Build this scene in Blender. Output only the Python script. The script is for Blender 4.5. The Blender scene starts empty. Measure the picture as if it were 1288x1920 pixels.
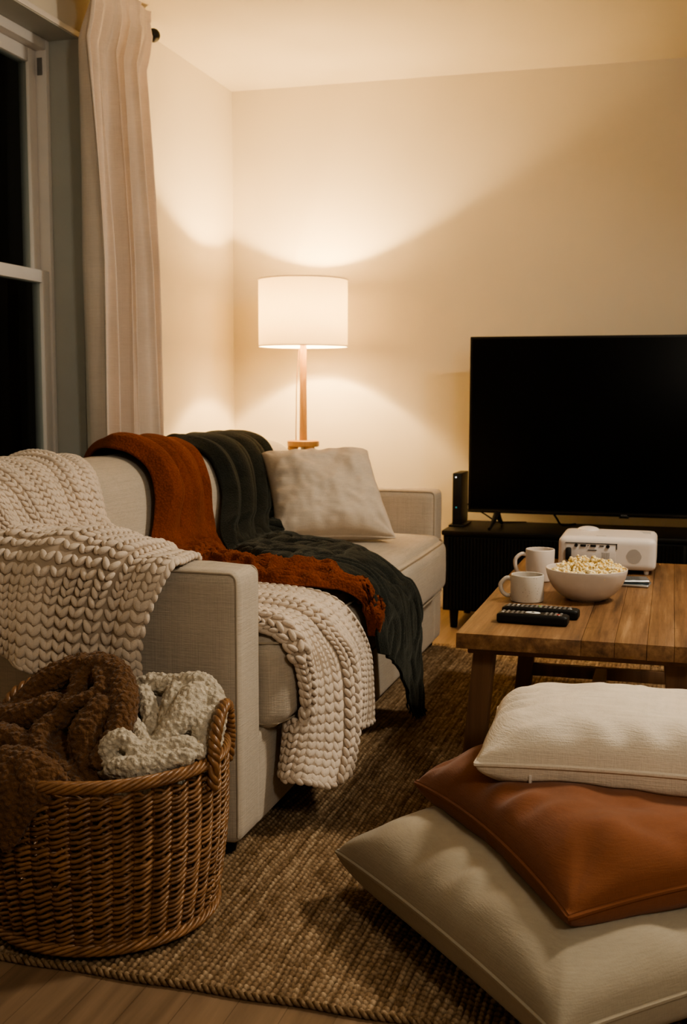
import bpy, bmesh, math, random
import numpy as np
from mathutils import Vector, Matrix, noise
from mathutils.bvhtree import BVHTree
rng = random.Random(7); nr = np.random.RandomState(11)
C = bpy.context.scene.collection
pi = math.pi

# ---------------------------------------------------------------- camera frame
F_PX, PITCH, YAW, ROLL = 2134.6, math.radians(5.98930), math.radians(16.05375), math.radians(0.15239)
CAM = np.array([0.0, 0.0, 1.0])
_F = np.array([-math.sin(YAW)*math.cos(PITCH), math.cos(YAW)*math.cos(PITCH), -math.sin(PITCH)])
_R = np.cross(_F, [0, 0, 1]); _R /= np.linalg.norm(_R); _U = np.cross(_R, _F)
_c, _s = math.cos(ROLL), math.sin(ROLL)
RT, UP = _c*_R+_s*_U, -_s*_R+_c*_U
def sight(x, y): return RT*(x-644)/F_PX - UP*(y-960)/F_PX + _F
def on_x(x, y, X): r = sight(x, y); return tuple(CAM + r*(X/r[0]))
def on_y(x, y, Y): r = sight(x, y); return tuple(CAM + r*(Y/r[1]))
def on_z(x, y, Z): r = sight(x, y); return tuple(CAM + r*((Z-1)/r[2]))
cam = bpy.data.cameras.new('camera'); co = bpy.data.objects.new('camera', cam); C.objects.link(co)
m = Matrix(((RT[0], UP[0], -_F[0], 0), (RT[1], UP[1], -_F[1], 0), (RT[2], UP[2], -_F[2], 1.0), (0, 0, 0, 1)))
co.matrix_world = m
cam.sensor_fit = 'VERTICAL'; cam.sensor_height = 36; cam.lens = F_PX/1920*36; cam.clip_start = .05
cam.dof.use_dof = True; cam.dof.focus_distance = 2.45; cam.dof.aperture_fstop = 7.0
bpy.context.scene.camera = co

# ---------------------------------------------------------------- mesh helpers
def tag(o, label=None, cat=None, group=None, kind=None):
    if label: o['label'] = label
    if cat: o['category'] = cat
    if group: o['group'] = group
    if kind: o['kind'] = kind
    return o
def empty(name, loc, label=None, cat=None, group=None):
    o = bpy.data.objects.new(name, None); C.objects.link(o); o.location = loc; o.empty_display_size = .05
    return tag(o, label, cat, group)
def build(name, V, Fc, mat, parent=None, angle=40, origin=None, smooth=True):
    V = np.asarray(V, float).reshape(-1, 3)
    base = np.array(parent.matrix_world.translation if False else (parent['_o'] if parent is not None and '_o' in parent else (parent.location if parent is not None else (0, 0, 0))), float)
    if origin is None: origin = base if parent is not None else (V.min(0)*[.5, .5, 1]+V.max(0)*[.5, .5, 0])
    origin = np.array(origin, float)
    me = bpy.data.meshes.new(name); me.from_pydata((V-origin).tolist(), [], Fc); me.update()
    if smooth:
        me.polygons.foreach_set('use_smooth', [True]*len(me.polygons))
        if angle: me.set_sharp_from_angle(angle=math.radians(angle))
    o = bpy.data.objects.new(name, me); C.objects.link(o)
    if mat: me.materials.append(mat)
    if parent is not None:
        o.parent = parent; o.location = Vector((origin-base).tolist())
    else: o.location = origin.tolist()
    return o
class MB:
    def __init__(s): s.v = []; s.f = []; s.n = 0
    def add(s, V, Fc):
        V = np.asarray(V, float).reshape(-1, 3); s.v.append(V); n = s.n
        s.f += [tuple(i+n for i in f) for f in Fc]; s.n += len(V); return s
    def box(s, x0, x1, y0, y1, z0, z1, r=.004, seg=2):
        return s.add(*rbox(x0, x1, y0, y1, z0, z1, r, seg))
    def tube(s, pts, r, n=8, closed=False, caps=True, flat=1.0): return s.add(*tube(pts, r, n, closed, caps, flat))
    def lathe(s, prof, c, n=48): return s.add(*lathe(prof, c, n))
    def out(s, name, mat, parent=None, **k): return build(name, np.concatenate(s.v), s.f, mat, parent, **k)
def rbox(x0, x1, y0, y1, z0, z1, r=.004, seg=2, M=None):
    bm = bmesh.new(); bmesh.ops.create_cube(bm, size=1)
    for v in bm.verts: v.co = Vector(((x0+x1)/2+v.co.x*(x1-x0), (y0+y1)/2+v.co.y*(y1-y0), (z0+z1)/2+v.co.z*(z1-z0)))
    if r > 0:
        r = min(r, .49*min(x1-x0, y1-y0, z1-z0))
        bmesh.ops.bevel(bm, geom=bm.edges[:], offset=r, segments=seg, profile=.5, affect='EDGES')
    if M is not None: bm.transform(M)
    bm.verts.index_update(); V = [tuple(v.co) for v in bm.verts]; Fc = [tuple(v.index for v in f.verts) for f in bm.faces]
    bm.free(); return V, Fc
def tube(pts, r, n=8, closed=False, caps=True, flat=1.0):
    P = np.asarray(pts, float); m = len(P); r = np.broadcast_to(np.asarray(r, float), (m,))
    if closed: T = np.roll(P, -1, 0)-np.roll(P, 1, 0)
    else: T = np.gradient(P, axis=0)
    T /= np.linalg.norm(T, axis=1)[:, None]+1e-12
    N = np.zeros_like(P); a = np.array([0, 0, 1.0]) if abs(T[0][2]) < .9 else np.array([1.0, 0, 0])
    nn = a-T[0]*np.dot(a, T[0]); nn /= np.linalg.norm(nn)
    for i in range(m):
        nn = nn-T[i]*np.dot(nn, T[i]); nn /= np.linalg.norm(nn)+1e-12; N[i] = nn
    B = np.cross(T, N); th = np.arange(n)*2*pi/n
    V = P[:, None]+r[:, None, None]*(np.cos(th)[None, :, None]*N[:, None]*flat+np.sin(th)[None, :, None]*B[:, None])
    Fc = []
    for i in range(m if closed else m-1):
        j = (i+1) % m
        for k in range(n):
            l = (k+1) % n; Fc.append((i*n+k, i*n+l, j*n+l, j*n+k))
    if caps and not closed: Fc += [tuple(range(n))[::-1], tuple((m-1)*n+k for k in range(n))]
    return V.reshape(-1, 3), Fc
def lathe(prof, c, n=48):
    P = np.asarray(prof, float); th = np.arange(n)*2*pi/n; m = len(P)
    V = np.stack([P[:, None, 0]*np.cos(th), P[:, None, 0]*np.sin(th), np.repeat(P[:, 1:2], n, 1)], -1)+np.asarray(c, float)
    Fc = [(i*n+k, i*n+(k+1) % n, (i+1)*n+(k+1) % n, (i+1)*n+k) for i in range(m-1) for k in range(n)]
    if P[0, 0] > 1e-6 and abs(P[0, 0]) < 1: pass
    return V.reshape(-1, 3), Fc
def catmull(P, n):
    P = np.asarray(P, float); m = len(P); E = np.concatenate([[2*P[0]-P[1]], P, [2*P[-1]-P[-2]]])
    u = np.linspace(0, m-1-1e-9, n); i = u.astype(int); t = (u-i).reshape((-1,)+(1,)*(P.ndim-1))
    a, b, c, d = E[i], E[i+1], E[i+2], E[i+3]
    return .5*((2*b)+(c-a)*t+(2*a-5*b+4*c-d)*t*t+(3*b-a-3*c+d)*t**3)
def grid_faces(R, K, closed=False, off=0):
    return [(off+i*K+j, off+i*K+(j+1) % K, off+(i+1)*K+(j+1) % K, off+(i+1)*K+j) for i in range(R-1) for j in range(K if closed else K-1)]
def fbm(V, sc, oct=3, seed=0):
    V = np.asarray(V, float).reshape(-1, 3)
    return np.array([noise.fractal(Vector((p[0]*sc+seed*7.3, p[1]*sc+seed*3.1, p[2]*sc-seed*5.7)), 1.0, 2.0, oct) for p in V])

# ---------------------------------------------------------------- materials
class NT:
    def __init__(s, name, rough=.6, spec=.3, sheen=0, **kw):
        s.m = bpy.data.materials.new(name); s.m.use_nodes = True; s.t = s.m.node_tree; s.b = s.t.nodes['Principled BSDF']
        s.b.inputs['Roughness'].default_value = rough; s.b.inputs['Specular IOR Level'].default_value = spec
        if sheen: s.b.inputs['Sheen Weight'].default_value = sheen; s.b.inputs['Sheen Roughness'].default_value = .5
        s.co = None
    def n(s, typ, **kw):
        x = s.t.nodes.new(typ)
        for k, v in kw.items():
            if k in x.inputs: x.inputs[k].default_value = v
            else: setattr(x, k, v)
        return x
    def l(s, a, b): s.t.links.new(a, b)
    def coord(s, scale=(1, 1, 1), rot=(0, 0, 0)):
        if s.co is None: s.co = s.n('ShaderNodeTexCoord')
        mp = s.n('ShaderNodeMapping'); mp.inputs['Scale'].default_value = scale; mp.inputs['Rotation'].default_value = rot
        s.l(s.co.outputs['Object'], mp.inputs['Vector']); return mp.outputs['Vector']
    def math(s, op, a, b=None):
        x = s.n('ShaderNodeMath', operation=op)
        for i, q in enumerate((a, b)):
            if q is None: continue
            if isinstance(q, (int, float)): x.inputs[i].default_value = q
            else: s.l(q, x.inputs[i])
        return x.outputs[0]
    def noise(s, vec, scale, detail=3, rough=.55):
        x = s.n('ShaderNodeTexNoise', Scale=scale, Detail=detail, Roughness=rough); s.l(vec, x.inputs['Vector']); return x.outputs['Fac']
    def ramp(s, fac, stops):
        x = s.n('ShaderNodeValToRGB'); e = x.color_ramp.elements
        while len(e) < len(stops): e.new(.5)
        for i, (p, c) in enumerate(stops): e[i].position = p; e[i].color = (*c, 1)
        s.l(fac, x.inputs['Fac']); return x.outputs['Color']
    def mix(s, fac, a, b, mode='MIX'):
        x = s.n('ShaderNodeMix', data_type='RGBA', blend_type=mode)
        for sock, q in ((x.inputs['Factor'], fac), (x.inputs['A'], a), (x.inputs['B'], b)):
            pass
        ins = [i for i in x.inputs if i.enabled]
        for i, q in zip(ins, (fac, a, b)):
            if isinstance(q, (int, float)): i.default_value = q
            elif isinstance(q, tuple): i.default_value = (*q, 1)
            else: s.l(q, i)
        return [o for o in x.outputs if o.enabled][0]
    def col(s, c):
        if isinstance(c, tuple): s.b.inputs['Base Color'].default_value = (*c, 1)
        else: s.l(c, s.b.inputs['Base Color'])
        return s
    def bump(s, h, strength=.5, dist=.002, prev=None):
        x = s.n('ShaderNodeBump', Strength=strength, Distance=dist); s.l(h, x.inputs['Height'])
        if prev is not None: s.l(prev, x.inputs['Normal'])
        s.l(x.outputs['Normal'], s.b.inputs['Normal']); return x.outputs['Normal']
def dk(c, k): return tuple(v*k for v in c)
def plain(name, c, rough=.5, spec=.4, var=.08, sc=40, metal=0, bump=0):
    t = NT(name, rough, spec); v = t.coord(); nz = t.noise(v, sc)
    t.col(t.ramp(nz, [(.3, dk(c, 1-var)), (.7, dk(c, 1+var))])); t.b.inputs['Metallic'].default_value = metal
    if bump: t.bump(nz, bump, .001)
    return t.m
def linen(name, c, scale=1.0, var=.16, bump=.45, sheen=.15, slub=True):
    t = NT(name, .9, .15, sheen)
    a = t.noise(t.coord((6*scale, 60*scale, 420*scale)), 1, 3); b = t.noise(t.coord((60*scale, 6*scale, 420*scale)), 1, 3)
    c2 = t.noise(t.coord((420*scale, 420*scale, 10*scale)), 1, 3); d = t.noise(t.coord(), 3.5, 3)
    w = t.math('ADD', t.math('ADD', a, b), c2); w3 = t.math('DIVIDE', w, 3.0)
    base = t.ramp(w3, [(.38, dk(c, 1-var)), (.62, dk(c, 1+var))])
    t.col(t.mix(.35, base, t.ramp(d, [(.35, dk(c, .78)), (.65, dk(c, 1.12))])))
    t.bump(w3, bump, .0038); return t.m
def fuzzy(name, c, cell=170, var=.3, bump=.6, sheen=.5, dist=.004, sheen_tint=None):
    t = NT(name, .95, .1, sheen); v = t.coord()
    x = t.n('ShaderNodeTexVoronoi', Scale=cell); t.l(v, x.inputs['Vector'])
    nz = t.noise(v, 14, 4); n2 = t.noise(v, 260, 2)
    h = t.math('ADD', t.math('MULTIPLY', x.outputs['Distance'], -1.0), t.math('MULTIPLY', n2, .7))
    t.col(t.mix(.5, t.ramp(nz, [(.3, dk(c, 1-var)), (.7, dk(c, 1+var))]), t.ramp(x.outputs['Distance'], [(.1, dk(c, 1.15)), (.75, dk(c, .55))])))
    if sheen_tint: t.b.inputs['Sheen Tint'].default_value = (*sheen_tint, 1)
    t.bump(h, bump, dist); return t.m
def yarn(name, c, var=.14):
    t = NT(name, .95, .1, .2); v = t.coord(); nz = t.noise(v, 11, 3); f = t.noise(v, 420, 2)
    t.col(t.mix(.4, t.ramp(nz, [(.3, dk(c, 1-var)), (.7, dk(c, 1+var*.7))]), t.ramp(f, [(.3, dk(c, .75)), (.7, dk(c, 1.1))])))
    t.bump(f, .4, .0015); return t.m
def wood(name, c, c2, axis=1, sc=1.0, rough=.55, spec=.3, bump=.25, island=0):
    t = NT(name, rough, spec); s = [26*sc]*3; s[axis] = 1.6*sc
    v = t.coord(tuple(s)); a = t.noise(v, 1.0, 6, .65); s2 = [150*sc]*3; s2[axis] = 5*sc; b = t.noise(t.coord(tuple(s2)), 1.0, 3)
    d = t.noise(t.coord(), 5*sc, 4)
    k = t.ramp(a, [(.3, c2), (.5, dk(c, .85)), (.68, dk(c, 1.2))])
    q = t.mix(t.math('MULTIPLY', b, .45), k, t.mix(d, c2, dk(c, 1.1)))
    if island:
        g = t.n('ShaderNodeNewGeometry'); q = t.mix(t.math('MULTIPLY', g.outputs['Random Per Island'], island), q, dk(c2, .9))
    t.col(q); t.bump(t.math('ADD', a, b), bump, .002); return t.m
def wallmat(name, c):
    t = NT(name, .85, .15); v = t.coord(); nz = t.noise(v, 90, 3); n2 = t.noise(v, 1.2, 2)
    t.col(t.ramp(n2, [(.3, dk(c, .97)), (.7, dk(c, 1.03))])); t.bump(nz, .12, .002); return t.m
def emit(name, c, s):
    t = NT(name); t.b.inputs['Base Color'].default_value = (*c, 1); t.b.inputs['Emission Color'].default_value = (*c, 1); t.b.inputs['Emission Strength'].default_value = s; return t.m

M = {}
M['wall'] = wallmat('wall_paint', (.75, .68, .565)); M['ceil'] = wallmat('ceiling_paint', (.76, .69, .57))
M['trim'] = plain('white_trim_paint', (.86, .81, .77), .4, .4, .03, 8); M['jamb'] = plain('jamb_paint', (.50, .50, .46), .5, .3, .03, 8)
M['linen'] = linen('sofa_linen', (.49, .425, .35), 1.0, .19, .6); M['linen_dark'] = plain('sofa_piping', (.40, .34, .27), .9, .1)
M['pillow'] = linen('pillow_linen', (.62, .53, .44), .9, .12)
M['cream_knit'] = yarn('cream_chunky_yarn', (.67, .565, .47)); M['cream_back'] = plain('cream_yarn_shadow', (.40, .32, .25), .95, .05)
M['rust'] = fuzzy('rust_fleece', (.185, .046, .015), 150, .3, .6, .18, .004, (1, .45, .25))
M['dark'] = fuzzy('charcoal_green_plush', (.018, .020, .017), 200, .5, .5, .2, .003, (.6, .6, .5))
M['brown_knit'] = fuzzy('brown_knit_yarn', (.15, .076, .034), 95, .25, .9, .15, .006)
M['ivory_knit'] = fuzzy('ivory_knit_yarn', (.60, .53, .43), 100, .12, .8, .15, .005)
M['curtain'] = linen('curtain_linen', (.74, .63, .54), .8, .08, .25)
M['cush_cream'] = linen('cream_canvas', (.74, .65, .54), 1.0, .12, .7); M['cush_rust'] = linen('rust_cotton', (.205, .075, .032), 1.1, .1, .3)
M['cush_beige'] = linen('beige_cotton', (.375, .325, .25), 1.1, .08, .3)
M['wicker'] = wood('willow_wicker', (.34, .175, .078), (.13, .06, .024), 2, 1.6, .34, .5, .3, island=.6); M['wicker_dark'] = plain('willow_inner', (.09, .04, .018), .7, .2)
M['lampwood'] = wood('lamp_beech', (.50, .29, .13), (.36, .19, .08), 2, 1.5, .45)
M['table_leg'] = wood('table_leg_wood', (.16, .085, .042), (.08, .040, .019), 2, 1, .6)
M['black'] = plain('matte_black', (.006, .006, .006), .5, .3, .2); M['black_gloss'] = plain('gloss_black', (.003, .003, .0035), .12, .5, .1)
M['screen'] = plain('tv_screen', (.0010, .0010, .0011), .38, .10, .05); M['dark_wood'] = plain('blackened_wood', (.004, .0036, .0028), .5, .2, .2, 20)
M['white_ceramic'] = plain('white_ceramic', (.66, .58, .52), .35, .4, .03); M['white_plastic'] = plain('white_plastic', (.70, .63, .58), .38, .4, .02)
M['grey_plastic'] = plain('grey_plastic', (.20, .19, .18), .5, .3); M['port'] = plain('port_black', (.01, .01, .01), .5, .3); M['silver'] = plain('silver_rim', (.55, .55, .55), .3, .5, .05, 20, .8)
M['white_key'] = plain('white_keys', (.75, .75, .72), .5); M['green_key'] = plain('green_key', (.25, .6, .15), .5); M['red_key'] = plain('red_key', (.6, .06, .06), .5)
M['led'] = emit('white_led', (.8, .9, 1), .7); M['led_teal'] = emit('teal_led', (.03, .22, .28), .25)
M['phone_top'] = plain('phone_glass', (.03, .045, .055), .1, .5)
def speckle():
    t = NT('speckled_stoneware', .4, .4); v = t.coord(); x = t.n('ShaderNodeTexVoronoi', Scale=210); t.l(v, x.inputs['Vector'])
    nz = t.noise(v, 150, 3); f = t.math('MULTIPLY', t.math('LESS_THAN', x.outputs['Distance'], .2), t.math('GREATER_THAN', nz, .56))
    t.col(t.mix(f, (.56, .51, .45), (.12, .09, .06))); return t.m
M['speckle'] = speckle()
def table_top():
    t = NT('reclaimed_pine', .5, .35, 0); s = t.coord((30, 1.5, 30)); a = t.noise(s, 1.0, 7, .7); b = t.noise(t.coord((170, 6, 170)), 1, 3); d = t.noise(t.coord((4, 2, 4)), 1.6, 5)
    g = t.n('ShaderNodeNewGeometry'); rp = g.outputs['Random Per Island']
    k = t.ramp(a, [(.34, (.035, .016, .007)), (.46, (.15, .074, .031)), (.56, (.23, .125, .056)), (.68, (.40, .24, .12))])
    k = t.mix(t.math('MULTIPLY', b, .5), k, t.ramp(d, [(.38, (.075, .035, .014)), (.64, (.28, .155, .072))]))
    sc = t.n('ShaderNodeTexNoise', Scale=1.0, Detail=2.0, Distortion=1.5); t.l(t.coord((14, 60, 14)), sc.inputs['Vector'])
    k = t.mix(t.math('MULTIPLY', t.math('GREATER_THAN', sc.outputs['Fac'], .67), .45), k, (.07, .03, .012))
    k = t.mix(t.math('MULTIPLY', rp, .4), k, (.26, .15, .075)); t.col(k); t.bump(t.math('ADD', a, t.math('MULTIPLY', b, .6)), .45, .003); return t.m
M['table'] = table_top()
def floor_mat():
    t = NT('oak_planks', .45, .35); br = t.n('ShaderNodeTexBrick', Scale=1.0); br.offset = .37
    for k, v in (('Color1', (.12, .12, .12, 1)), ('Color2', (.9, .9, .9, 1)), ('Mortar', (0, 0, 0, 1)), ('Mortar Size', .0007), ('Brick Width', 1.2), ('Row Height', .085), ('Bias', 0)): br.inputs[k].default_value = v
    t.l(t.coord((1, 1, 1), (0, 0, pi/2)), br.inputs['Vector'])
    a = t.noise(t.coord((30, 1.8, 30)), 1, 6, .6); k = t.ramp(a, [(.3, (.115, .072, .042)), (.7, (.28, .185, .115))])
    k = t.mix(.35, k, t.mix(br.outputs['Color'], (.13, .085, .05), (.29, .20, .125))); k = t.mix(t.math('MULTIPLY', br.outputs['Fac'], .6), k, (.06, .038, .022))
    t.col(k); t.bump(a, .15, .001); return t.m
M['floor'] = floor_mat()
def rug_mat():
    t = NT('jute', .95, .1); co = t.coord(); sp = t.n('ShaderNodeSeparateXYZ'); t.l(co, sp.inputs[0])
    row = t.math('FLOOR', t.math('DIVIDE', sp.outputs['X'], .0115)); wn = t.n('ShaderNodeTexWhiteNoise', noise_dimensions='1D'); t.l(row, wn.inputs['W'])
    st = t.noise(t.coord((75, 3.2, 1)), 1, 4, .65); fi = t.noise(t.coord((260, 60, 200)), 1, 3); big = t.noise(co, 2.5, 3)
    f = t.math('ADD', t.math('MULTIPLY', wn.outputs['Value'], .10), t.math('ADD', t.math('MULTIPLY', st, .5), t.math('MULTIPLY', fi, .35)))
    tn = t.n('ShaderNodeAttribute', attribute_name='tone'); f = t.math('ADD', f, t.math('MULTIPLY', t.math('SUBTRACT', tn.outputs['Fac'], .5), .16)); f = t.math('ADD', f, .04)
    k = t.ramp(f, [(.34, (.13, .080, .038)), (.52, (.29, .198, .12)), (.70, (.50, .375, .245))])
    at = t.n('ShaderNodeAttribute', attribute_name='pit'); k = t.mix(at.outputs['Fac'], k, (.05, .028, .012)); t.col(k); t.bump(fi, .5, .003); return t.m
M['rug'] = rug_mat()
def shade_mat():
    t = NT('lamp_shade_linen'); nt = t.t; out = nt.nodes['Material Output']
    tr = t.n('ShaderNodeBsdfTranslucent', Color=(.95, .86, .70, 1)); df = t.n('ShaderNodeBsdfDiffuse', Color=(.85, .80, .72, 1)); mx = t.n('ShaderNodeMixShader', Fac=.28)
    w = t.noise(t.coord((300, 300, 30)), 1, 2); t.l(t.ramp(w, [(.3, (.90, .80, .62)), (.7, (.97, .89, .74))]), tr.inputs['Color'])
    t.l(df.outputs[0], mx.inputs[1]); t.l(tr.outputs[0], mx.inputs[2]); t.l(mx.outputs[0], out.inputs['Surface']); return t.m
M['shade'] = shade_mat()
def glass_mat():
    t = NT('window_glass'); out = t.t.nodes['Material Output']; tr = t.n('ShaderNodeBsdfTransparent', Color=(.75, .8, .78, 1)); gl = t.n('ShaderNodeBsdfGlossy', Roughness=.03)
    fr = t.n('ShaderNodeFresnel', IOR=1.5); mx = t.n('ShaderNodeMixShader'); nz = t.noise(t.coord(), 3, 2); bp = t.n('ShaderNodeBump', Strength=.03, Distance=.01); t.l(nz, bp.inputs['Height']); t.l(bp.outputs[0], gl.inputs['Normal'])
    t.l(fr.outputs[0], mx.inputs[0]); t.l(tr.outputs[0], mx.inputs[1]); t.l(gl.outputs[0], mx.inputs[2]); t.l(mx.outputs[0], out.inputs['Surface']); return t.m
M['glass'] = glass_mat()
def popcorn_mat():
    t = NT('popcorn', .8, .2); g = t.n('ShaderNodeNewGeometry'); nz = t.noise(t.coord(), 120, 3)
    k = t.ramp(nz, [(.34, (.62, .38, .10)), (.47, (.84, .67, .33)), (.64, (.92, .84, .62))]); t.col(k); t.b.inputs['Subsurface Weight'].default_value = .0; return t.m
M['popcorn'] = popcorn_mat()

# ---------------------------------------------------------------- room
XL, YB, ZC, ZF = -2.07, 5.25, 2.428, -.012
XR, YR = 2.3, -1.6
def struct(name, mb, mat):
    o = mb.out(name, mat); tag(o, kind='structure'); return o
struct('floor', MB().box(XL-.3, XR+.1, YR-.1, YB+.1, ZF-.1, ZF, 0), M['floor'])
struct('ceiling', MB().box(XL-.3, XR+.1, YR-.1, YB+.1, ZC, ZC+.1, 0), M['ceil'])
struct('wall_back', MB().box(XL-.25, XR+.1, YB, YB+.1, ZF, ZC, 0), M['wall'])
struct('wall_right', MB().box(XR, XR+.1, YR, YB, ZF, ZC, 0), M['wall'])
struct('wall_rear', MB().box(XL-.25, XR+.1, YR-.1, YR, ZF, ZC, 0), M['wall'])
WY0, WY1, WZ0, WZ1 = 2.25, 3.772, .50, 2.25
w = MB(); w.box(XL-.2, XL, YR, WY0, ZF, ZC, 0); w.box(XL-.2, XL, WY1, YB, ZF, ZC, 0); w.box(XL-.2, XL, WY0, WY1, ZF, WZ0, 0); w.box(XL-.2, XL, WY0, WY1, WZ1, ZC, 0)
struct('wall_left', w, M['wall'])
b = MB().box(XL, XR, YB-.014, YB, ZF, .10, .003); struct('baseboard_back', b, M['trim'])
b = MB().box(XL, XL+.014, YR, YB-.014, ZF, .10, .003); struct('baseboard_left', b, M['trim'])
# window: deep reveal, channel frame, two sliding sashes
win = empty('window_1', (XL-.12, (WY0+WY1)/2, WZ0)); tag(win, kind='structure')
j = MB(); j.box(XL-.13, XL+.002, WY1-.004, WY1+.001, WZ0, WZ1, 0); j.box(XL-.13, XL+.002, WY0, WY1, WZ1-.004, WZ1+.001, 0); j.box(XL-.13, XL+.002, WY0-.001, WY0+.004, WZ0, WZ1, 0)
j.box(XL-.13, XL+.03, WY0-.02, WY1+.02, WZ0-.025, WZ0, .004)
j.out('reveal', M['jamb'], win)
j = MB()
for y0, y1 in ((WY1, WY1+.012),): j.box(XL, XL+.006, y0+.0, y1+.012, WZ0, WZ1+.02, .002)
j.box(XL, XL+.006, WY0-.02, WY1+.02, WZ1, WZ1+.02, .002); j.box(XL, XL+.006, WY0-.02, WY0, WZ0, WZ1+.02, .002); j.out('corner_bead', M['trim'], win)
fx0, fx1 = XL-.19, XL-.115
j = MB(); j.box(fx0, fx1, WY1-.028, WY1-.004, WZ0, WZ1-.004, .003); j.box(fx0, fx1, WY0+.004, WY0+.028, WZ0, WZ1-.004, .003); j.box(fx0, fx1, WY0+.028, WY1-.028, WZ1-.040, WZ1-.004, .003); j.box(fx0, fx1, WY0+.028, WY1-.028, WZ0, WZ0+.03, .003)
j.out('frame', M['trim'], win)
def sash(name, x0, x1, z0, z1, top, bot):
    a, b_ = WY0+.03, WY1-.030; k = MB(); st = .048
    k.box(x0, x1, b_-st, b_, z0, z1, .004); k.box(x0, x1, a, a+st, z0, z1, .004); k.box(x0, x1, a+st, b_-st, z1-top, z1, .004); k.box(x0, x1, a+st, b_-st, z0, z0+bot, .004)
    s = k.out(name, M['trim'], win); s['_o'] = list(win.location)
    k = MB(); xm = (x0+x1)/2
    k.box(xm-.003, xm+.003, a+st-.01, b_-st+.01, z0+bot-.01, z1-top+.01, 0); p = k.out('pane', M['glass'], None, origin=(xm, a, z0)); p.parent = s; p.location = Vector((xm, a, z0))-Vector(win.location)
    return s
sash('upper_sash', XL-.185, XL-.155, 1.405, WZ1-.040, .05, .035)
sash('lower_sash', XL-.152, XL-.120, WZ0+.03, 1.435, .045, .07)
k = MB().box(XL-.150, XL-.130, WY1-.031, WY1-.029, 2.125, 2.185, .0008); k.out('sash_stop', M['grey_plastic'], win)

# ---------------------------------------------------------------- curtain and rod
rod = MB().tube([(-1.975, 1.2, 2.372), (-1.975, 4.165, 2.372)], .011, 14).out('curtain_rod', M['black']); tag(rod, 'black metal curtain rod with round ball end above the window', 'curtain rod')
sp = [(.026*math.sin(a), -.026*math.cos(a)) for a in np.linspace(0, pi, 13)]
V, Fc = lathe(sp, (0, 0, 0), 20); V = np.stack([V[:, 0], V[:, 2], V[:, 1]], 1)+np.array([-1.975, 4.188, 2.372]); build('finial', V, Fc, M['black'], rod)
for yb in (1.5, 4.10):
    k = MB(); k.tube([(-1.975, yb, 2.372), (-1.975, yb, 2.355), (XL+.004, yb, 2.345)], .006, 8); V = k; V.out('bracket', M['black'], rod)
def curtain():
    R, K = 90, 260; t = np.linspace(0, 1, K); z = np.concatenate([np.linspace(2.415, 2.33, 10), np.linspace(2.32, ZF+.03, R-10)])
    P = np.zeros((R, K, 3)); rs = np.random.RandomState(5)
    for i, zz in enumerate(z):
        d = (2.372-zz)/2.36; dd = max(d, 0); g = min(1, max(0, (d)/.05)); 
        y0 = 3.585+.05*dd+.02*math.sin(dd*5); y1 = 4.060+.125*dd
        tt = t+.018*np.sin(2*pi*t*1.7+dd*3.0)
        ph = 2*pi*5.6*tt
        f = np.sin(ph+.5*np.sin(dd*2.5+t*9))+.35*np.sin(ph*2.1+1.2+dd*2)*np.exp(-dd*2)+.25*np.sin(ph*.5+.6)+.16*np.sin(ph*3.3+dd*1.5)
        A = (.016+.038*min(1, dd*2.2+.15))*(.55+.45*g) if d > 0 else .016
        x = -1.972+A*f*.9+.012*dd
        if abs(d) < .018: x = -1.972+(x+1.972)*.9
        y = y0+(y1-y0)*(t+.030*np.sin(ph*1.0+1.1)*(.4+.6*g))
        P[i, :, 0] = x; P[i, :, 1] = y; P[i, :, 2] = zz+.006*np.sin(ph*1.3)*(1 if d < 0 else 0)
    # gathered pocket: pass in front of the rod on the room side
    P[:, :, 0] = np.maximum(P[:, :, 0], XL+.012)
    P[:, :, 0] += (.042*np.clip((P[:, :, 2]-2.20)/.12, 0, 1))
    o = build('curtain', P.reshape(-1, 3), grid_faces(R, K), M['curtain'], angle=0)
    s = o.modifiers.new('thick', 'SOLIDIFY'); s.thickness = .002
    tag(o, 'long beige linen curtain panel gathered beside the dark window', 'curtain')
curtain()

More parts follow.
